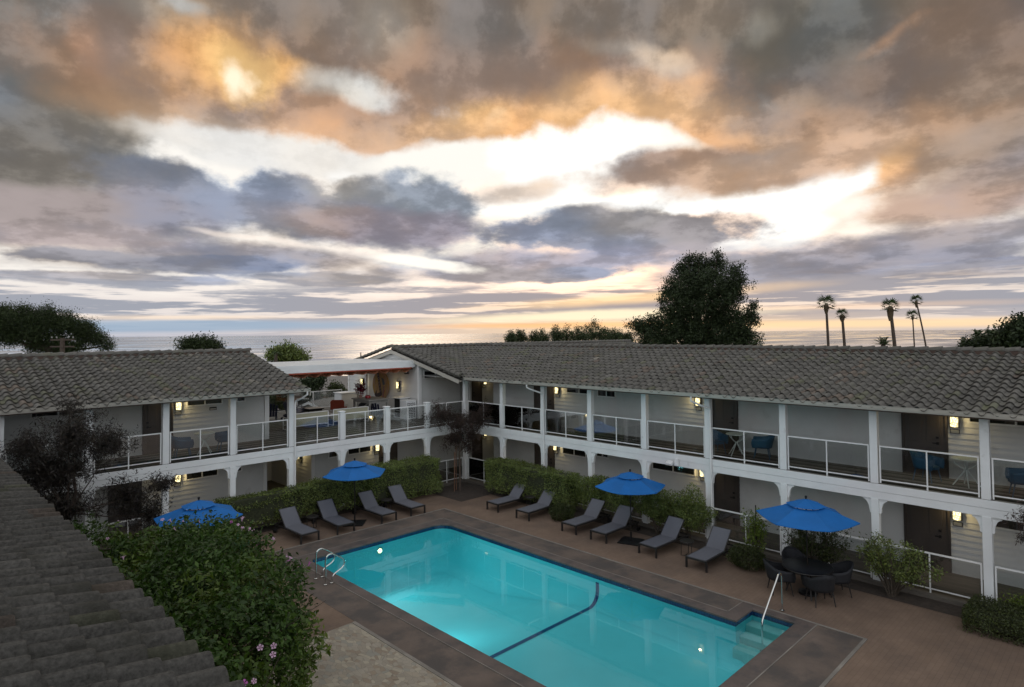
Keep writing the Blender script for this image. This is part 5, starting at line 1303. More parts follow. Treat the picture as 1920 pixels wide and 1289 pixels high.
b = MB(); b.box(16.55, 17.75, 26.85, 28.5, ZD + .96, ZD + 1.02); b.build('top', M['greywood'], t)
for x in (16.62, 17.62):
    for y in (26.92, 28.36): b = MB(); b.box(x, x + .08, y, y + .08, ZD, ZD + .96); b.build('leg', M['greywood'], t)
b = MB(); b.box(16.63, 16.69, 27.0, 28.36, ZD + .84, ZD + .955); b.box(17.63, 17.69, 27.0, 28.36, ZD + .84, ZD + .955); b.box(16.70, 17.62, 26.93, 26.97, ZD + .84, ZD + .955); b.build('apron', M['greywood'], t)
b = MB(); b.bar((16.66, 28.3, ZD + .2), (16.66, 27.0, ZD + .9), .05, .05); b.build('brace', M['greywood'], t)
t = thing('wicker_basket', 'round dark wicker basket chair under the grey bar table', 'basket', (16.95, 27.9, ZD))
b = MB(); b.lathe([(0, .3), (.18, .32), (.30, .45), (.32, .62), (.26, .76), (.14, .82), (0, .83)], (16.95, 27.9, ZD), 20); b.build('bowl', M['wicker'], t, smooth=True)
b = MB(); b.lathe([(.2, 0), (.16, .31), (0, .31)], (16.95, 27.9, ZD), 12); b.build('foot', M['wicker'], t)
# flower pot
t = thing('potted_plant', 'crimson leaved plant in a pale pot on the grey bar table', 'potted plant', (16.85, 28.1, ZD + 1.02))
b = MB(); b.lathe([(0, 0), (.07, 0), (.10, .16), (.085, .16), (.08, .12), (0, .12)], (16.85, 28.1, ZD + 1.022), 16); b.build('pot', mat('terracotta_pot', (.35, .22, .18), .7), t, smooth=40)
P, d = blob_pts((16.85, 28.1, ZD + 1.47), (.26, .26, .34), 420, .9, 3, .1)
V, F = leaves(P, .16, up=.2, outw=d, aspect=.22, droop=-.6); g_ = rng.uniform(.5, 1.7, len(P)); np_mesh('foliage', V, F, M['croton'], t, tint=np.stack([g_, g_ * .8, g_], 1))
t = thing('bowl', 'round red bowl standing beside the crimson plant on the bar table', 'bowl', (16.95, 27.6, ZD + 1.02))
b = MB(); b.lathe([(0, 0), (.09, .0), (.15, .06), (.14, .13), (.09, .15), (0, .13)], (16.95, 27.6, ZD + 1.023), 18); b.build('shell', mat('red_glaze', (.32, .015, .02), .25), t, smooth=True); b = MB(); b.lathe([(.10, .15), (.11, .158), (.10, .165), (.08, .155)], (16.95, 27.6, ZD + 1.023), 18); b.build('lip', mat('dark_red_glaze', (.2, .01, .01), .3), t, smooth=True)
t = thing('storage_cabinet', 'plain white cabinet at the far left end of the terrace wall', 'cabinet', (18.2, 31.9, ZD))
b = MB(); b.box(17.75, 18.72, 31.6, 32.4, ZD, ZD + .95); b.build('body', M['white'], t, bevel=.01); b = MB(); b.box(17.70, 18.74, 31.55, 32.45, ZD + .95, ZD + .99); b.build('lid', M['white'], t)
t = thing('screen_box', 'white box with a cut out leaf pattern screen beside the terrace corner trim', 'screen', (18.45, 26.05, ZD))
b = MB(); b.box(18.12, 18.70, 25.94, 26.5, ZD, ZD + .93); b.build('body', M['white'], t, bevel=.008)
b = MB(); rr = random.Random(4)
for i in range(5):
    for j in range(9):
        x = 18.20 + i * .10; z = ZD + .10 + j * .085; a = rr.uniform(-.9, .9)
        b.obox((x + rr.uniform(-.01, .01), 25.934, z), (math.cos(a), 0, math.sin(a)), (0, 1, 0), (-math.sin(a), 0, math.cos(a)), .036, .004, .017)
b.build('cut_pattern', M['black'], t)
t = thing('bar_counter', 'grey portable bar counter with a pale top against the terrace wall', 'counter', (18.45, 26.9, ZD))
b = MB(); b.box(18.25, 18.70, 26.62, 27.25, ZD, ZD + .98); b.build('body', M['siding'], t); b = MB(); b.box(18.15, 18.76, 26.55, 27.32, ZD + .98, ZD + 1.02); b.build('top', M['trim'], t); b = MB(); b.box(18.235, 18.25, 26.70, 27.15, ZD + .05, ZD + .95); b.build('front_panel', M['black'], t)
t = thing('coffee_table', 'low weathered slatted coffee table between sofas and chairs', 'table', (15.3, 28.7, ZD))
b = MB()
for k in range(6): b.box(14.7, 15.9, 28.3 + k * .13, 28.3 + k * .13 + .115, ZD + .36, ZD + .39)
b.build('top', M['greywood'], t)
for x in (14.75, 15.8):
    for y in (28.33, 29.0): b = MB(); b.box(x, x + .05, y, y + .05, ZD, ZD + .36); b.build('leg', M['greywood'], t)
# ------------------------------------------------------------------ hedges, shrubs, trees near the pool
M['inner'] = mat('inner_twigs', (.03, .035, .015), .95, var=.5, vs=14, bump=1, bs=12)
def stems(par, pts_list, m='stem', name='stem'):
    for p_, r_ in pts_list:
        b = MB(); b.tube(p_, r_, 6); b.build(name, M[m], par, smooth=True)
def hedge(label, x0, x1, y0, y1, z0, z1, n, m='hedge', size=.055, seed=0, lump=.07, group='clipped green hedges', gaps=None, depth=.17, rz=None):
    t = thing('hedge', label, 'hedge', ((x0 + x1) / 2, (y0 + y1) / 2, 0), group=group)
    P, nr = box_pts(x0, x1, y0, y1, z0, z1, n, depth, seed, lump)
    if gaps is not None: k = gaps(P); P, nr = P[k], nr[k]
    leaf_obj('foliage', P, size, M[m], t, outw=nr, up=.25, aspect=.55)
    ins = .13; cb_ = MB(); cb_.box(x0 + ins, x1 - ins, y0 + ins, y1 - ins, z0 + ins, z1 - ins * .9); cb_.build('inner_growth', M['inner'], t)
    # shoots standing off the clipped face
    k = rng.random(len(P)) < .10; Q = P[k] + nr[k] * rng.uniform(.01, .10, (k.sum(), 1)); leaf_obj('shoot_tips', Q, size * 1.05, M[m], t, .8, 1.7, outw=nr[k], up=.5, aspect=.45)
    along = (x1 - x0) > (y1 - y0); L_ = max(x1 - x0, y1 - y0); rr = random.Random(seed)
    for i in range(max(2, int(L_ / .75))):
        s_ = (i + .5) / max(2, int(L_ / .75)); cx_ = x0 + (x1 - x0) * (s_ if along else .5); cy_ = y0 + (y1 - y0) * (.5 if along else s_); b = MB()
        for k_ in range(3): b.tube([(cx_ + rr.uniform(-.04, .04), cy_ + rr.uniform(-.04, .04), 0), (cx_ + rr.uniform(-.12, .12), cy_ + rr.uniform(-.12, .12), z0 + .1), (cx_ + rr.uniform(-.25, .25), cy_ + rr.uniform(-.25, .25), (z0 + z1) / 2 + .2)], [.022, .015, .006], 6)
        b.build('stem', M['stem'], t, smooth=True)
    return t
hedge('long clipped hedge along the left wing, from the flowering bush to the corner tree', 8.0, 13.6, 22.05, 22.85, .32, 1.40, 26000, seed=2, lump=.11, size=.06)
hedge('neat clipped hedge block left of the corner tree, lit green on top', 13.5, 17.0, 21.75, 22.8, .22, 1.62, 24000, seed=3, size=.055)
hedge('neat clipped hedge right of the corner tree along the right wing', 18.35, 19.25, 15.85, 20.45, .30, 1.52, 27000, seed=4, size=.055)
def shrub(label, c, r, n, zs=.35, m='hedge', size=.06, seed=0, name='shrub', group=None, shell=.6, lump=.2, cat='shrub', stemn=5, aspect=.5, tl=.55, th=1.4, up=.3):
    t = thing(name, label, cat, (c[0], c[1], 0), group=group)
    P, d = blob_pts(c, r, n, shell, seed, lump); P = P[P[:, 2] > .03]; 
    leaf_obj('foliage', P, size, M[m], t, tl, th, outw=None, up=up, aspect=aspect)
    rr = random.Random(seed)
    for k in range(stemn):
        a = rr.uniform(0, 6.28); q = rr.uniform(.3, .8); b = MB()
        b.tube([(c[0] + rr.uniform(-.06, .06), c[1] + rr.uniform(-.06, .06), 0), (c[0] + r[0] * q * .5 * math.cos(a), c[1] + r[1] * q * .5 * math.sin(a), c[2] * .7), (c[0] + r[0] * q * math.cos(a), c[1] + r[1] * q * math.sin(a), c[2] + r[2] * .5)], [.02, .014, .004], 6); b.build('stem', M['stem'], t, smooth=True)
    return t
GS = 'bushy shrubs trained along the right railing'
shrub('bushy green shrub behind the second and third right loungers', (18.95, 14.95, 1.05), (.42, .85, .62), 8500, seed=11, group=GS)
shrub('bushy green shrub just left of the middle parasol pole', (18.95, 13.6, 1.0), (.40, .75, .55), 7000, seed=12, group=GS)
shrub('bushy green shrub right of the middle parasol, by the fifth lounger', (18.95, 12.2, .98), (.42, .75, .58), 8000, seed=13, group=GS)
shrub('bushy grey green shrub behind the last lounger, in front of a white post', (18.98, 10.95, 1.05), (.42, .80, .62), 9000, seed=14, group=GS)
shrub('low round dark green shrub between the second and third right loungers', (17.95, 15.65, .28), (.52, .48, .34), 6500, m='lowbox', size=.045, seed=15, shell=.35, lump=.08, stemn=2, name='round_shrub', group='low dark shrubs')
shrub('low dark green clipped shrub left of the dining table', (18.1, 8.55, .28), (.46, .58, .36), 7000, m='lowbox', size=.045, seed=16, shell=.35, lump=.10, stemn=2, name='round_shrub', group='low dark shrubs')
t = shrub('slender yellow green climber tied to a black stake', (19.05, 8.72, .85), (.28, .36, .62), 1500, m='lime', size=.075, seed=17, shell=.95, lump=.3, name='climber', cat='climber')
b = MB(); b.tube([(19.05, 8.72, 0), (19.05, 8.72, 1.62)], .018, 8); b.build('stake', M['black'], t)
hedge('low dark clipped hedge at the right picture edge beside a post', 17.75, 19.15, -2.0, 3.25, .02, .48, 26000, m='lowbox', size=.042, seed=20, lump=.035, group='low dark hedges', depth=.10)
shrub('small grassy tuft behind the low hedge at the right edge', (19.2, 2.2, .4), (.22, .6, .35), 1100, m='lime', size=.07, seed=22, shell=.9)
def branchy(label, base, spread, top, nb, nleaf, m, size, seed, name='branching_shrub', flat=.7):
    """open shrub: arching branches with leaves gathered along their outer halves"""
    t = thing(name, label, 'shrub', (base[0], base[1], 0)); rr = random.Random(seed); LP = []; b = MB()
    for k in range(nb):
        a = rr.uniform(0, 6.28); q = rr.uniform(.35, 1); ex_ = base[0] + spread[0] * q * math.cos(a); ey_ = base[1] + spread[1] * q * math.sin(a); ez = top * rr.uniform(.55, 1) * (1 - .25 * q)
        p0 = Vector((base[0] + rr.uniform(-.08, .08), base[1] + rr.uniform(-.08, .08), 0)); p2 = Vector((ex_, ey_, ez)); p1 = p0.lerp(p2, .5) + Vector((rr.uniform(-.08, .08), rr.uniform(-.08, .08), top * .10))
        pts = [p0.lerp(p1, u).lerp(p1.lerp(p2, u), u) for u in [i / 6 for i in range(7)]]
        b.tube(pts, [.018 - .0022 * i for i in range(7)], 5)
        for tw in range(3):
            i = rr.randint(3, 6); e2 = pts[i] + Vector((rr.uniform(-.25, .25), rr.uniform(-.25, .25), rr.uniform(.0, .28))); b.tube([pts[i], e2], [.006, .003], 4)
            for _ in range(nleaf // (nb * 4)): LP.append(tuple(pts[i].lerp(e2, rr.random()) + Vector([rr.gauss(0, .055) for _ in range(3)])))
        for _ in range(nleaf // (nb * 4)): u = rr.uniform(.45, 1); i = min(5, int(u * 6)); LP.append(tuple(pts[i].lerp(pts[i + 1], u * 6 - i) + Vector([rr.gauss(0, .06) for _ in range(3)])))
    b.build('branches', M['stem'], t, smooth=True); leaf_obj('foliage', np.array(LP), size, M[m], t, .5, 1.5)
    return t
branchy('open branching green bush right of the dining table, leaning over the railing', (18.75, 4.95), (.62, 1.15), 1.75, 34, 5200, 'hedge', .062, 31)
branchy('dark leafed branching bush behind the dining table', (18.85, 6.95), (.5, .95), 1.75, 30, 4400, 'lowbox', .065, 32)
# feathery trees -------------------------------------------------------
def wispy(label, name, base, trunk, clumps, n, m, size, seed, stakes=None, droop=.8, trk=.05, cat='tree'):
    t = thing(name, label, cat, (base[0], base[1], 0)); rr = random.Random(seed)
    b = MB(); b.tube(trunk, [trk * (1 - .6 * i / (len(trunk) - 1)) for i in range(len(trunk))], 8)
    for (c, r) in clumps:
        k = rr.randint(max(0, len(trunk) - 3), len(trunk) - 1); a = Vector(trunk[k]); e = Vector(c); mid = a.lerp(e, .5) + Vector((0, 0, -.1)); b.tube([a, mid, e], [.022, .015, .006], 5)
        for _ in range(4): e2 = e + Vector((rr.uniform(-1, 1) * r[0], rr.uniform(-1, 1) * r[1], rr.uniform(-.6, .8) * r[2])); b.tube([mid.lerp(e, .7), e2], [.008, .003], 4)
    b.build('trunk', M['bark'], t, smooth=True)
    PP = []; tot = sum(r[0] * r[1] * r[2] for c, r in clumps)
    for i, (c, r) in enumerate(clumps):
        k = int(n * r[0] * r[1] * r[2] / tot); P, d = blob_pts(c, r, k, .95, seed + i, .35); s_ = rng.normal(size=(k // 14 + 1, 3)); ce = P[:: 14]
        idx = np.arange(len(P)) // 14; P = ce[idx] + rng.normal(size=(len(P), 3)) * np.array([.05, .05, .075]); PP.append(P)
    leaf_obj('crown', np.concatenate(PP), size, M[m], t, .5, 1.6, aspect=.16, up=0, droop=droop)
    if stakes:
        for s_ in stakes: q = MB(); q.tube(s_, .022, 6); q.build('stake', mat('rusty_stake', (.14, .07, .04), .8), t)
    return t
wispy('small reddish brown feathery tree in the far courtyard corner', 'feathery_tree', (18.0, 21.7), [(18.0, 21.7, 0), (18.02, 21.72, .9), (17.97, 21.7, 1.7), (18.0, 21.7, 2.4), (18.05, 21.65, 2.9)],
      [((17.55, 22.3, 3.35), (.62, .62, .42)), ((18.0, 21.7, 3.05), (.75, .75, .5)), ((18.5, 21.0, 3.2), (.55, .55, .55)), ((18.75, 20.9, 3.75), (.30, .30, .3)), ((17.85, 21.9, 2.35), (.55, .55, .42)), ((18.3, 21.3, 2.5), (.55, .55, .4)), ((17.3, 22.5, 3.75), (.25, .3, .22)), ((18.2, 21.4, 2.0), (.45, .45, .25))],
      15000, 'redleaf', .11, 41, stakes=[[(17.72, 21.75, 0), (17.74, 21.75, 1.75)], [(18.0, 21.95, 0), (18.0, 21.97, 2.2)]])
wispy('dark drooping feathery tree in front of the left wing, its top over the eave', 'feathery_tree', (3.55, 21.3), [(3.55, 21.3, 0), (3.6, 21.3, 1.2), (3.52, 21.3, 2.1), (3.7, 21.3, 2.6), (3.6, 21.3, 3.3)],
      [((3.1, 21.5, 3.2), (1.0, .8, .8)), ((3.6, 21.2, 4.2), (.8, .7, .75)), ((2.5, 21.8, 2.6), (.6, .5, .5)), ((4.5, 21.1, 3.9), (.6, .5, .45)), ((3.4, 21.2, 2.2), (.9, .7, .45)), ((5.0, 21.2, 2.3), (.65, .5, .5)), ((5.85, 21.2, 2.5), (.45, .45, .32)), ((5.5, 21.1, 1.7), (.6, .5, .5)), ((2.6, 21.6, 4.0), (.6, .5, .5)), ((3.5, 21.2, 5.0), (.32, .3, .3))],
      36000, 'peplf', .12, 43, trk=.07)
wispy('reddish feathery branch of a tree cut off by the right picture edge', 'feathery_tree', (18.6, 1.35), [(18.6, 1.35, 0), (18.6, 1.4, 1.4), (18.6, 1.5, 2.4)], [((18.6, 2.0, 2.62), (.35, .42, .28)), ((18.6, 1.5, 2.7), (.4, .4, .3)), ((18.55, 2.12, 2.25), (.18, .22, .22))], 3000, 'redleaf', .10, 47)
# flowering vine-bush in the left foreground -----------------------------
VB = thing('flowering_bush', 'large dark green trumpet vine bush with pink flowers in the left foreground', 'flowering bush', (4.0, 12, 0))
cl = [((2.3, 7.0, 1.7), (.9, 1.2, 1.15)), ((2.75, 8.6, 1.9), (1.2, 1.0, 1.2)), ((3.75, 10.0, 2.0), (1.25, 1.1, 1.2)), ((4.25, 11.2, 2.05), (1.3, 1.2, 1.15)), ((4.45, 12.7, 2.0), (1.35, 1.2, 1.15)), ((4.6, 14.1, 1.9), (1.4, 1.2, 1.15)), ((4.8, 15.4, 1.65), (1.45, 1.1, 1.05)), ((4.5, 16.5, 1.5), (1.5, 1.1, 1.05)),
      ((3.2, 17.6, 1.6), (1.2, .9, .95)), ((2.4, 12, 1.7), (1.2, 4.4, 1.2)), ((2.1, 8.4, 1.8), (1.0, 2.0, 1.15)), ((2.7, 18.6, 1.7), (.9, .7, .75)), ((4.5, 10.5, 1.5), (.75, .8, .8)), ((2.0, 5.2, 1.5), (.8, 1.2, 1.0)), ((5.2, 15.6, 1.5), (.95, .9, .85))]
PP, DD = [], []
for i, (c, r) in enumerate(cl):
    k = int(7600 * (r[0] * r[1] + r[1] * r[2]) / 3.2); P, d = blob_pts(c, r, k, .30, 60 + i, .11); ok = (P[:, 2] > .15) & ((d @ np.array([-.4, -.5, .77]) > -.75)); PP.append(P[ok]); DD.append(d[ok])
P = np.concatenate(PP); d = np.concatenate(DD)
# leaflets in small sprays
ce = P[::5]; idx = (np.arange(len(P)) // 5)[:len(P)]; P2 = ce[np.minimum(idx, len(ce) - 1)] + rng.normal(size=P.shape) * .05
g = noise3(P2, .9, 5); tl_ = rng.uniform(.5, 1.25, len(P2)) * (1 + .35 * np.clip(g, -1, 1)); V, F = leaves(P2, .105, outw=d, up=.45, aspect=.42)
tn = np.stack([tl_ * (1 + .35 * np.clip(g, -.6, 1)), tl_, tl_ * .8], 1); np_mesh('foliage', V, F, M['vine'], VB, tint=tn)
rr = random.Random(9); b = MB()
for k in range(46):
    c, r = cl[rr.randrange(len(cl))]; b.tube([(c[0] + rr.uniform(-.3, .3), c[1] + rr.uniform(-.3, .3), 0), (c[0] + rr.uniform(-.5, .5), c[1] + rr.uniform(-.6, .6), c[2] * .8), (c[0] + rr.uniform(-.9, .9) * r[0], c[1] + rr.uniform(-.9, .9) * r[1], c[2] + r[2] * rr.uniform(.3, .9))], [.025, .018, .004], 5)
b.build('stems', M['stem'], VB, smooth=True)
vis_ = (d[:, 2] > .15) & (d[:, 0] > -.2) & np.array([all(((p - np.array(c)) / (np.array(r) * 1.02)) @ ((p - np.array(c)) / (np.array(r) * 1.02)) > .9 for c, r in cl) for p in P]); sur = P[vis_]; dn = d[vis_]
fl_idx = rng.choice(len(sur), 72, replace=False); nf = 0
for j in fl_idx:
    p = sur[j] + dn[j] * .16; 
    if noise3(p[None], .6, 8)[0] < -.75: continue
    ax = Vector(dn[j]) + Vector((rr.uniform(-.5, .5) - .2, rr.uniform(-.5, .5) - .3, rr.uniform(-.1, .6))); ax.normalize(); s1 = ax.orthogonal().normalized(); s2 = ax.cross(s1); b = MB(); c = Vector(p); ln = rr.uniform(.05, .08)
    b.tube([c - ax * ln, c - ax * ln * .4, c], [.006, .011, .02], 6, cap=False)
    R_f = rr.uniform(.03, .05)
    for k in range(5):
        a = 2 * math.pi * k / 5; u_ = s1 * math.cos(a) + s2 * math.sin(a); v_ = s1 * math.cos(a + 1.57) + s2 * math.sin(a + 1.57)
        b.poly([c + u_ * .012, c + u_ * R_f * .7 + v_ * R_f * .38 + ax * .012, c + u_ * R_f + ax * .006, c + u_ * R_f * .7 - v_ * R_f * .38 + ax * .012])
    b.build('flower', M['pink'] if rr.random() < .3 else M['pinkpale'], VB); nf += 1

# ------------------------------------------------------------------ trees and houses beyond the roofs
def far_tree(label, name, px, dist, crown, n, m, size, seed, group=None, base_z=None, trunk_r=.3, aspect=.55, cat='tree', shrink=.86, tuft=22, ts=1.25):
    """crown: (bearing px, height px, radius px) lumps measured against the horizon at this distance"""
    k = dist / FOC; bx = far_at(px, 622, dist); bz = terr(bx.x, bx.y) if base_z is None else base_z
    t = thing(name, label, cat, (bx.x, bx.y, bz), group=group); rr = random.Random(seed); PP = []
    tot = sum(c[2] ** 2 for c in crown); b = MB(); lo = max(c[1] + c[2] for c in crown)
    zc = far_at(px, lo - 10, dist).z; b.tube([(bx.x, bx.y, bz - .3), (bx.x + .1, bx.y, (bz + zc) / 2), (bx.x, bx.y, zc)], [trunk_r, trunk_r * .8, trunk_r * .6], 8)
    top = Vector((bx.x, bx.y, zc))
    for i, c in enumerate(crown):
        q = far_at(c[0], c[1], dist); dep = rr.uniform(-.6, .6) * c[2] * k; q += HF * dep; rad = c[2] * k * shrink
        b.tube([top, top.lerp(q, .6) + Vector((0, 0, -rad * .3)), q], [trunk_r * .45, trunk_r * .28, trunk_r * .1], 5)
        N_ = int(n * c[2] ** 2 / tot)
        # leaves gathered in tufts over the lump
        nt_ = max(8, N_ // tuft); C_, d = blob_pts(q, (rad, rad * 1.1, rad * (c[3] if len(c) > 3 else .85)), nt_, .5, seed * 7 + i, .22)
        P = np.repeat(C_, tuft, 0) + rng.normal(size=(nt_ * tuft, 3)) * size * ts; PP.append(P)
    b.build('trunk', M['bark'], t, smooth=True); leaf_obj('crown', np.concatenate(PP), size, M[m], t, .5, 1.5, aspect=aspect)
    return t
BT = [(1310, 580, 62), (1290, 545, 45), (1335, 540, 48), (1310, 510, 34), (1280, 512, 18), (1342, 500, 22), (1344, 480, 8), (1380, 505, 10), (1378, 525, 16), (1362, 550, 26), (1270, 575, 30), (1262, 548, 18), (1250, 600, 30), (1225, 612, 24), (1205, 618, 20), (1195, 612, 14), (1285, 620, 34), (1330, 620, 34), (1370, 612, 28), (1395, 605, 22), (1405, 590, 13), (1415, 600, 10), (1413, 575, 7), (1310, 490, 14), (1246, 560, 9), (1355, 590, 30), (1392, 628, 16), (1290, 487, 8), (1230, 640, 30), (1270, 645, 40), (1320, 648, 42), (1370, 645, 36), (1402, 640, 24), (1212, 640, 24)]
far_tree('big dense dark evergreen tree towering over the right wing roof', 'evergreen_tree', 1310, 62, BT, 120000, 'dkleaf', .17, 71, trunk_r=.5, shrink=.84, tuft=60, ts=1.35, aspect=.5)
PT = [(10, 602, 20, .75), (45, 598, 17, .75), (85, 601, 20, .75), (120, 609, 19, .7), (150, 622, 17, .7), (180, 634, 14, .6), (198, 649, 9, .6), (65, 626, 17, .6), (108, 637, 14, .6), (25, 633, 15, .6), (-20, 612, 28), (150, 648, 10, .5), (45, 583, 7), (90, 586, 7), (128, 595, 7), (165, 612, 8), (5, 586, 8), (62, 650, 12, .4), (120, 655, 12, .4)]
far_tree('wide dark pine tree behind the left wing roof', 'pine_tree', 90, 60, PT, 80000, 'pine', .15, 73, trunk_r=.3, aspect=.3, tuft=60, ts=1.9, shrink=.86)
far_tree('low dark tree top just showing over the left roof ridge', 'pine_tree', 380, 62, [(345, 648, 11), (362, 646, 13), (380, 644, 13), (398, 648, 12), (410, 653, 8)], 7000, 'pine', .2, 74, aspect=.35)
far_tree('rounded green tree between the left roof and the sea', 'leafy_tree', 540, 70, [(520, 664, 13), (540, 658, 13), (556, 664, 12), (535, 672, 18), (568, 672, 9), (510, 668, 9)], 9000, 'hedge', .22, 75)
TR = [(958, 632, 9), (976, 630, 9), (1002, 632, 10), (1018, 631, 11), (1043, 625, 12), (1062, 628, 15), (1083, 627, 13), (1100, 625, 13), (1118, 619, 16), (1135, 628, 11), (1150, 628, 10), (1163, 632, 10), (1176, 634, 8)]
nmz = ['first', 'second', 'third', 'fourth', 'fifth', 'sixth', 'seventh', 'eighth', 'ninth', 'tenth', 'eleventh', 'twelfth', 'thirteenth']
for i, (px, py, r) in enumerate(TR):
    rr = random.Random(i); far_tree('small backlit tree in the row above the ridge, %s from the left' % nmz[i], 'backlit_tree', px, 150 + 6 * (i % 4), [(px, py, r, 1.0), (px - r * .5, py + r * .5, r * .8), (px + r * .6, py + r * .4, r * .75), (px + rr.uniform(-3, 3), py - r * .7, r * .45, 1.2), (px, py + r, r * .9)], 3200, 'pine', .28, 200 + i, group='backlit trees above the ridge', trunk_r=.2)
far_tree('dark leafy tree cut off by the right picture edge above the roof', 'evergreen_tree', 1912, 70, [(1905, 628, 16), (1920, 620, 20), (1890, 635, 13), (1935, 628, 22), (1912, 608, 8), (1880, 640, 9)], 9000, 'dkleaf', .3, 77)
far_tree('low dark shrubbery on the skyline left of the right edge tree', 'leafy_tree', 1852, 72, [(1815, 645, 7, .5), (1835, 643, 9, .6), (1858, 641, 11, .6), (1876, 642, 8)], 3600, 'dkleaf', .24, 78)
# palms: trunk, skirt of dead fronds, fan fronds
def fan_palm(label, px, top, dist, cr, lean=0, thick=.26, skirt=.5, seed=0):
    k = dist / FOC; tp = far_at(px, top, dist); bz = terr(tp.x, tp.y); bp_ = tp - HR * lean * k; t = thing('fan_palm', label, 'palm tree', (bp_.x, bp_.y, bz), group='tall fan palms on the skyline')
    rr = random.Random(seed); b = MB(); hgt = tp.z - bz; pts = []; rs = []
    for i in range(15): u = i / 14; q = Vector((bp_.x, bp_.y, bz)).lerp(tp, u) - HR * (lean * k * .35 * math.sin(math.pi * u)); q.z = bz + hgt * u; pts.append(q); rs.append(thick * (1.15 - .45 * u))
    rs = [r_ * .8 for r_ in rs]; b.tube(pts, rs, 8); b.build('trunk', M['bark'], t, smooth=True); thick *= .8
    V, F = [], []; C_ = tp + Vector((0, 0, .1)); R0 = cr * k
    b = MB(); SK_ = skirt * R0 * 1.6
    b.lathe([(thick * .7, -SK_), (thick * 1.3, -SK_ * .6), (thick * 1.5, -SK_ * .2), (thick * 1.2, .05)], tuple(tp), 9); b.build('dead_frond_skirt', M['thatch'], t)
    for i in range(15):
        a = i * 2.4 + rr.uniform(-.2, .2); e = -.45 + 1.75 * i / 15; dr = Vector((math.cos(a) * math.cos(e), math.sin(a) * math.cos(e), math.sin(e))); hub = C_ + dr * R0 * .45; sd_ = dr.cross(Vector((0, 0, 1)))
        if sd_.length < .1: sd_ = Vector((1, 0, 0))
        sd_.normalize(); up_ = sd_.cross(dr); n0 = len(V); V += [tuple(C_ - up_ * .03), tuple(hub), tuple(C_ + up_ * .03), tuple(C_)]; F.append((n0, n0 + 1, n0 + 2, n0 + 3))
        for j in range(9):
            th = (j - 4) * .33; dd = (dr * math.cos(th) + sd_ * math.sin(th)); tip = hub + dd * R0 * .62 + Vector((0, 0, -R0 * .16 * abs(th))); w2 = (sd_ * math.cos(th) - dr * math.sin(th)) * R0 * .055; n0 = len(V)
            V += [tuple(hub), tuple(hub.lerp(tip, .5) + w2), tuple(tip), tuple(hub.lerp(tip, .5) - w2)]; F.append((n0, n0 + 1, n0 + 2, n0 + 3))
    g_ = rng.uniform(.6, 1.5, len(F)); np_mesh('fronds', np.array(V), np.array(F), M['palm'], t, tint=np.stack([g_, g_, g_], 1))
    return t
fan_palm('tall fan palm on the skyline, the leftmost of five', 1549, 572, 85, 19, lean=-3, seed=1, thick=.24)
fan_palm('shorter thick trunked fan palm, second from the left on the skyline', 1579, 592, 85, 13, lean=-5, seed=2, skirt=.5)
fan_palm('thick trunked fan palm with a heavy skirt in the middle of the skyline', 1669, 577, 85, 17, lean=-9, seed=3, thick=.30, skirt=.8)
fan_palm('thin small headed fan palm beside the tall leaning one', 1711, 594, 95, 12, lean=-3, seed=4, thick=.13, skirt=.3)
fan_palm('tall thin fan palm whose trunk leans across its neighbour', 1718, 566, 95, 12, lean=-19, seed=5, thick=.15, skirt=.5)
def feather_palm(label, px, py, dist, r_px, n=16, seed=0, droop=.55):
    k = dist / FOC; c = far_at(px, py, dist); R0 = r_px * k; bz = terr(c.x, c.y); t = thing('feather_palm', label, 'palm tree', (c.x, c.y, bz)); rr = random.Random(seed); b = MB(); b.tube([(c.x, c.y, bz), (c.x, c.y, c.z)], .18, 8); b.build('trunk', M['bark'], t, smooth=True)
    V, F = [], []
    for i in range(n):
        a = rr.uniform(0, 6.28); e = rr.uniform(.1, 1.3); pts = []
        for s_ in range(9): u = s_ / 8; h = R0 * u * math.cos(e); pts.append(c + Vector((math.cos(a) * h, math.sin(a) * h, R0 * (u * math.sin(e) * 1.0 - droop * u * u))))
        for s_ in range(1, 9):
            dr = (pts[s_] - pts[s_ - 1]).normalized(); sd_ = dr.cross(Vector((0, 0, 1))).normalized()
            for sg_ in (-1, 1):
                for hh in (0, .5):
                    q = pts[s_ - 1].lerp(pts[s_], hh); tip = q + (sd_ * sg_ * .8 + dr * .7 + Vector((0, 0, -.25))) * R0 * .26 * (1.15 - s_ / 9); n0 = len(V); V += [tuple(q), tuple(q.lerp(tip, .5) + dr * R0 * .025), tuple(tip), tuple(q.lerp(tip, .5) - dr * R0 * .025)]; F.append((n0, n0 + 1, n0 + 2, n0 + 3))
    g_ = rng.uniform(.6, 1.5, len(F)); np_mesh('fronds', np.array(V), np.array(F), M['palm'], t, tint=np.stack([g_, g_, g_], 1)); return t
feather_palm('spiky low palm crown behind the roof between the tall palms', 1656, 646, 60, 22, 22, 3, .35)
feather_palm('small spiky palm crown at the right foot of the big evergreen', 1416, 646, 60, 17, 18, 4, .35)
feather_palm('drooping feather palm on the skyline near the right edge, left one', 1832, 628, 80, 21, 20, 5, .6)
feather_palm('drooping feather palm on the skyline near the right edge, right one', 1858, 626, 80, 21, 20, 6, .6)
feather_palm('arching palm fronds at the left of the rounded green tree', 517, 662, 68, 17, 12, 7, .9)
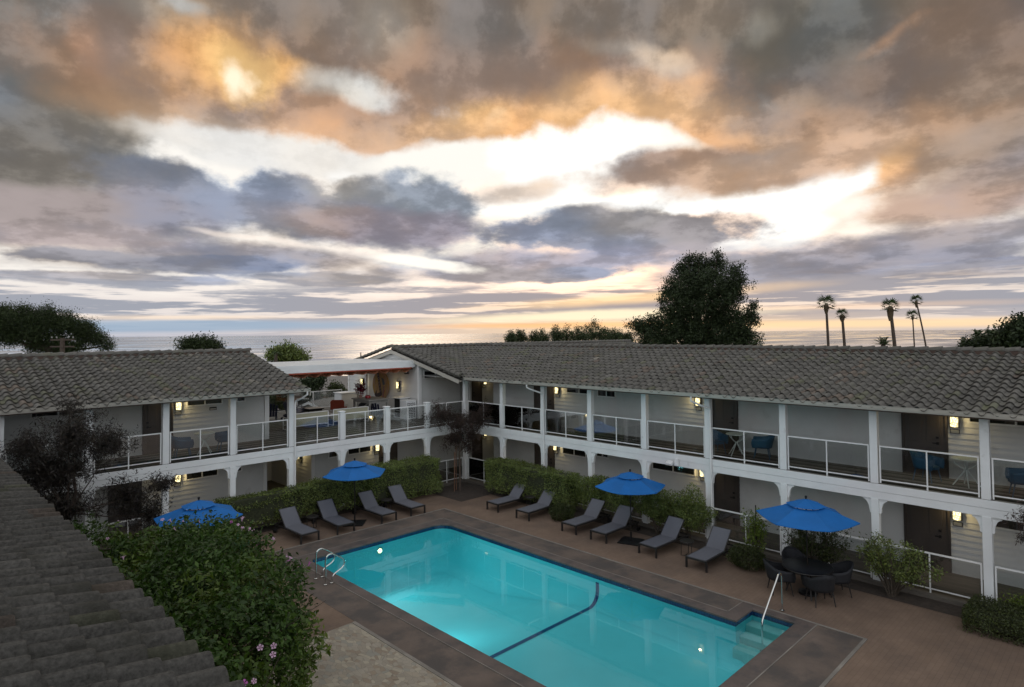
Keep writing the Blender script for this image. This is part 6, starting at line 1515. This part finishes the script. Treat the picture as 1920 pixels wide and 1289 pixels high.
# utility pole behind the left roof
c = far_at(117, 640, 40); UP = thing('utility_pole', 'grey utility pole with a crossarm in front of the pine', 'utility pole', (c.x, c.y, terr(c.x, c.y)))
ztop = far_at(117, 634, 40).z; b = MB(); b.tube([(c.x, c.y, UP.location.z), (c.x, c.y, ztop)], .11, 8); b.build('pole', M['bark'], UP, smooth=True)
for dz_ in (.0, -.35): b = MB(); q = Vector((c.x, c.y, ztop - .1 + dz_)); b.bar(q - HR * .62, q + HR * .62, .07, .07); b.build('crossarm', M['bark'], UP)
b = MB()
for u in (-.55, -.3, .3, .55): q = Vector((c.x, c.y, ztop - .02)) + HR * u; b.lathe([(0, 0), (.03, 0), (.04, .05), (.02, .1), (0, .1)], tuple(q), 8)
b.build('insulators', M['greywood'], UP)
# neighbours seen over the terrace
M['salmon'] = mat('salmon_stucco', (.28, .19, .145), .85, var=.1); M['rooftan'] = mat('tan_gravel_roof', (.30, .28, .24), .9, var=.15, vs=4); M['roofgrey'] = mat('grey_shingle_roof', (.17, .155, .14), .9, var=.2, vs=6, stretch=(1, 1, 8))
def house(label, c, rz, w2, d2, z0, zw, pitch, mw, mr, wins=(), name='house'):
    t = thing(name, label, 'house', (c[0], c[1], z0), rz); t['_'] = 0; del t['_']
    def B(nm, m_, mt, par=t):
        o = m_.build(nm, mt, None); o.parent = par; return o
    b = MB(); b.box(-w2, w2, -d2, d2, 0, zw)
    b.v += [(-w2, -d2, zw), (-w2, d2, zw), (-w2, 0, zw + d2 * pitch), (w2, -d2, zw), (w2, d2, zw), (w2, 0, zw + d2 * pitch)]; n = len(b.v) - 6; b.f += [(n, n + 1, n + 2), (n + 3, n + 5, n + 4)]; B('wall', b, mw)
    b = MB(); e = .4; h0 = zw - e * pitch
    for s_ in (-1, 1): b.prism([(-w2 - e, s_ * (d2 + e), h0), (w2 + e, s_ * (d2 + e), h0), (w2 + e, 0, zw + d2 * pitch + .02), (-w2 - e, 0, zw + d2 * pitch + .02)], (0, 0, .14))
    B('roof', b, mr)
    b = MB()
    for s_ in (-1, 1):
        for x in (-w2 - e - .03, w2 + e): b.prism([(x, s_ * (d2 + e), h0 - .02), (x, 0, zw + d2 * pitch), (x, 0, zw + d2 * pitch + .16), (x, s_ * (d2 + e), h0 + .14)], (.03, 0, 0))
    B('bargeboard', b, M['trim'])
    for (side, u, z, ww, hh) in wins:
        f_ = MB(); g_ = MB()
        if side == 'x': f_.box(-w2 - .05, -w2, u - ww - .06, u + ww + .06, z - .06, z + hh + .06); g_.box(-w2 - .06, -w2 - .052, u - ww, u - .03, z, z + hh); g_.box(-w2 - .06, -w2 - .052, u + .03, u + ww, z, z + hh)
        else: f_.box(u - ww - .06, u + ww + .06, -d2 - .05, -d2, z - .06, z + hh + .06); g_.box(u - ww, u - .03, -d2 - .06, -d2 - .052, z, z + hh); g_.box(u + .03, u + ww, -d2 - .06, -d2 - .052, z, z + hh)
        wo_ = B('window', f_, M['trim']); B('pane', g_, M['glass_dark'], wo_)
    return t
def gp(px, py, dist): q = far_at(px, py, dist); return q
q = gp(640, 715, 62); house('salmon stucco house beyond the terrace, with white framed windows', (q.x, q.y), R_(-45), 9, 5, -3.2, 5.0, .22, M['salmon'], M['roofgrey'], [('y', 4.6, 3.6, .8, 1.0), ('y', -1.2, 3.6, 1.2, 1.0)])
q = gp(652, 757, 44); house('low white gabled house with a grey shingle roof just below the terrace', (q.x, q.y), R_(30), 4.2, 2.6, -2.6, 4.3, .42, M['white'], M['roofgrey'], [('x', -2.2, 3.0, .5, .7), ('y', -1.6, 3.0, .5, .7)])
q = gp(566, 775, 44); house('flat tan roofed building below the left end of the terrace', (q.x, q.y), R_(0), 4.6, 4.5, -2.6, 3.1, .06, M['stucco'], M['rooftan'], [])
q = gp(250, 690, 80); house('low house hidden behind the left wing roof', (q.x, q.y), R_(10), 6, 4, -4, 4, .3, M['stucco'], M['roofgrey'], []) if False else None
far_tree('dark green tree showing under the canopy left of the salmon house', 'leafy_tree', 596, 48, [(588, 718, 13), (598, 714, 10), (578, 730, 13), (592, 740, 10), (570, 722, 10)], 8000, 'dkleaf', .14, 81, base_z=-2)
far_tree('loose olive green tree in front of the salmon house', 'leafy_tree', 632, 50, [(630, 728, 8), (625, 736, 9), (638, 735, 8)], 3500, 'lowbox', .14, 82, base_z=-2)
far_tree('green tree seen between the posts behind the left garden chair', 'leafy_tree', 522, 40, [(512, 752, 10), (528, 748, 10), (524, 762, 12), (506, 760, 8)], 5000, 'lowbox', .13, 83, base_z=-2)
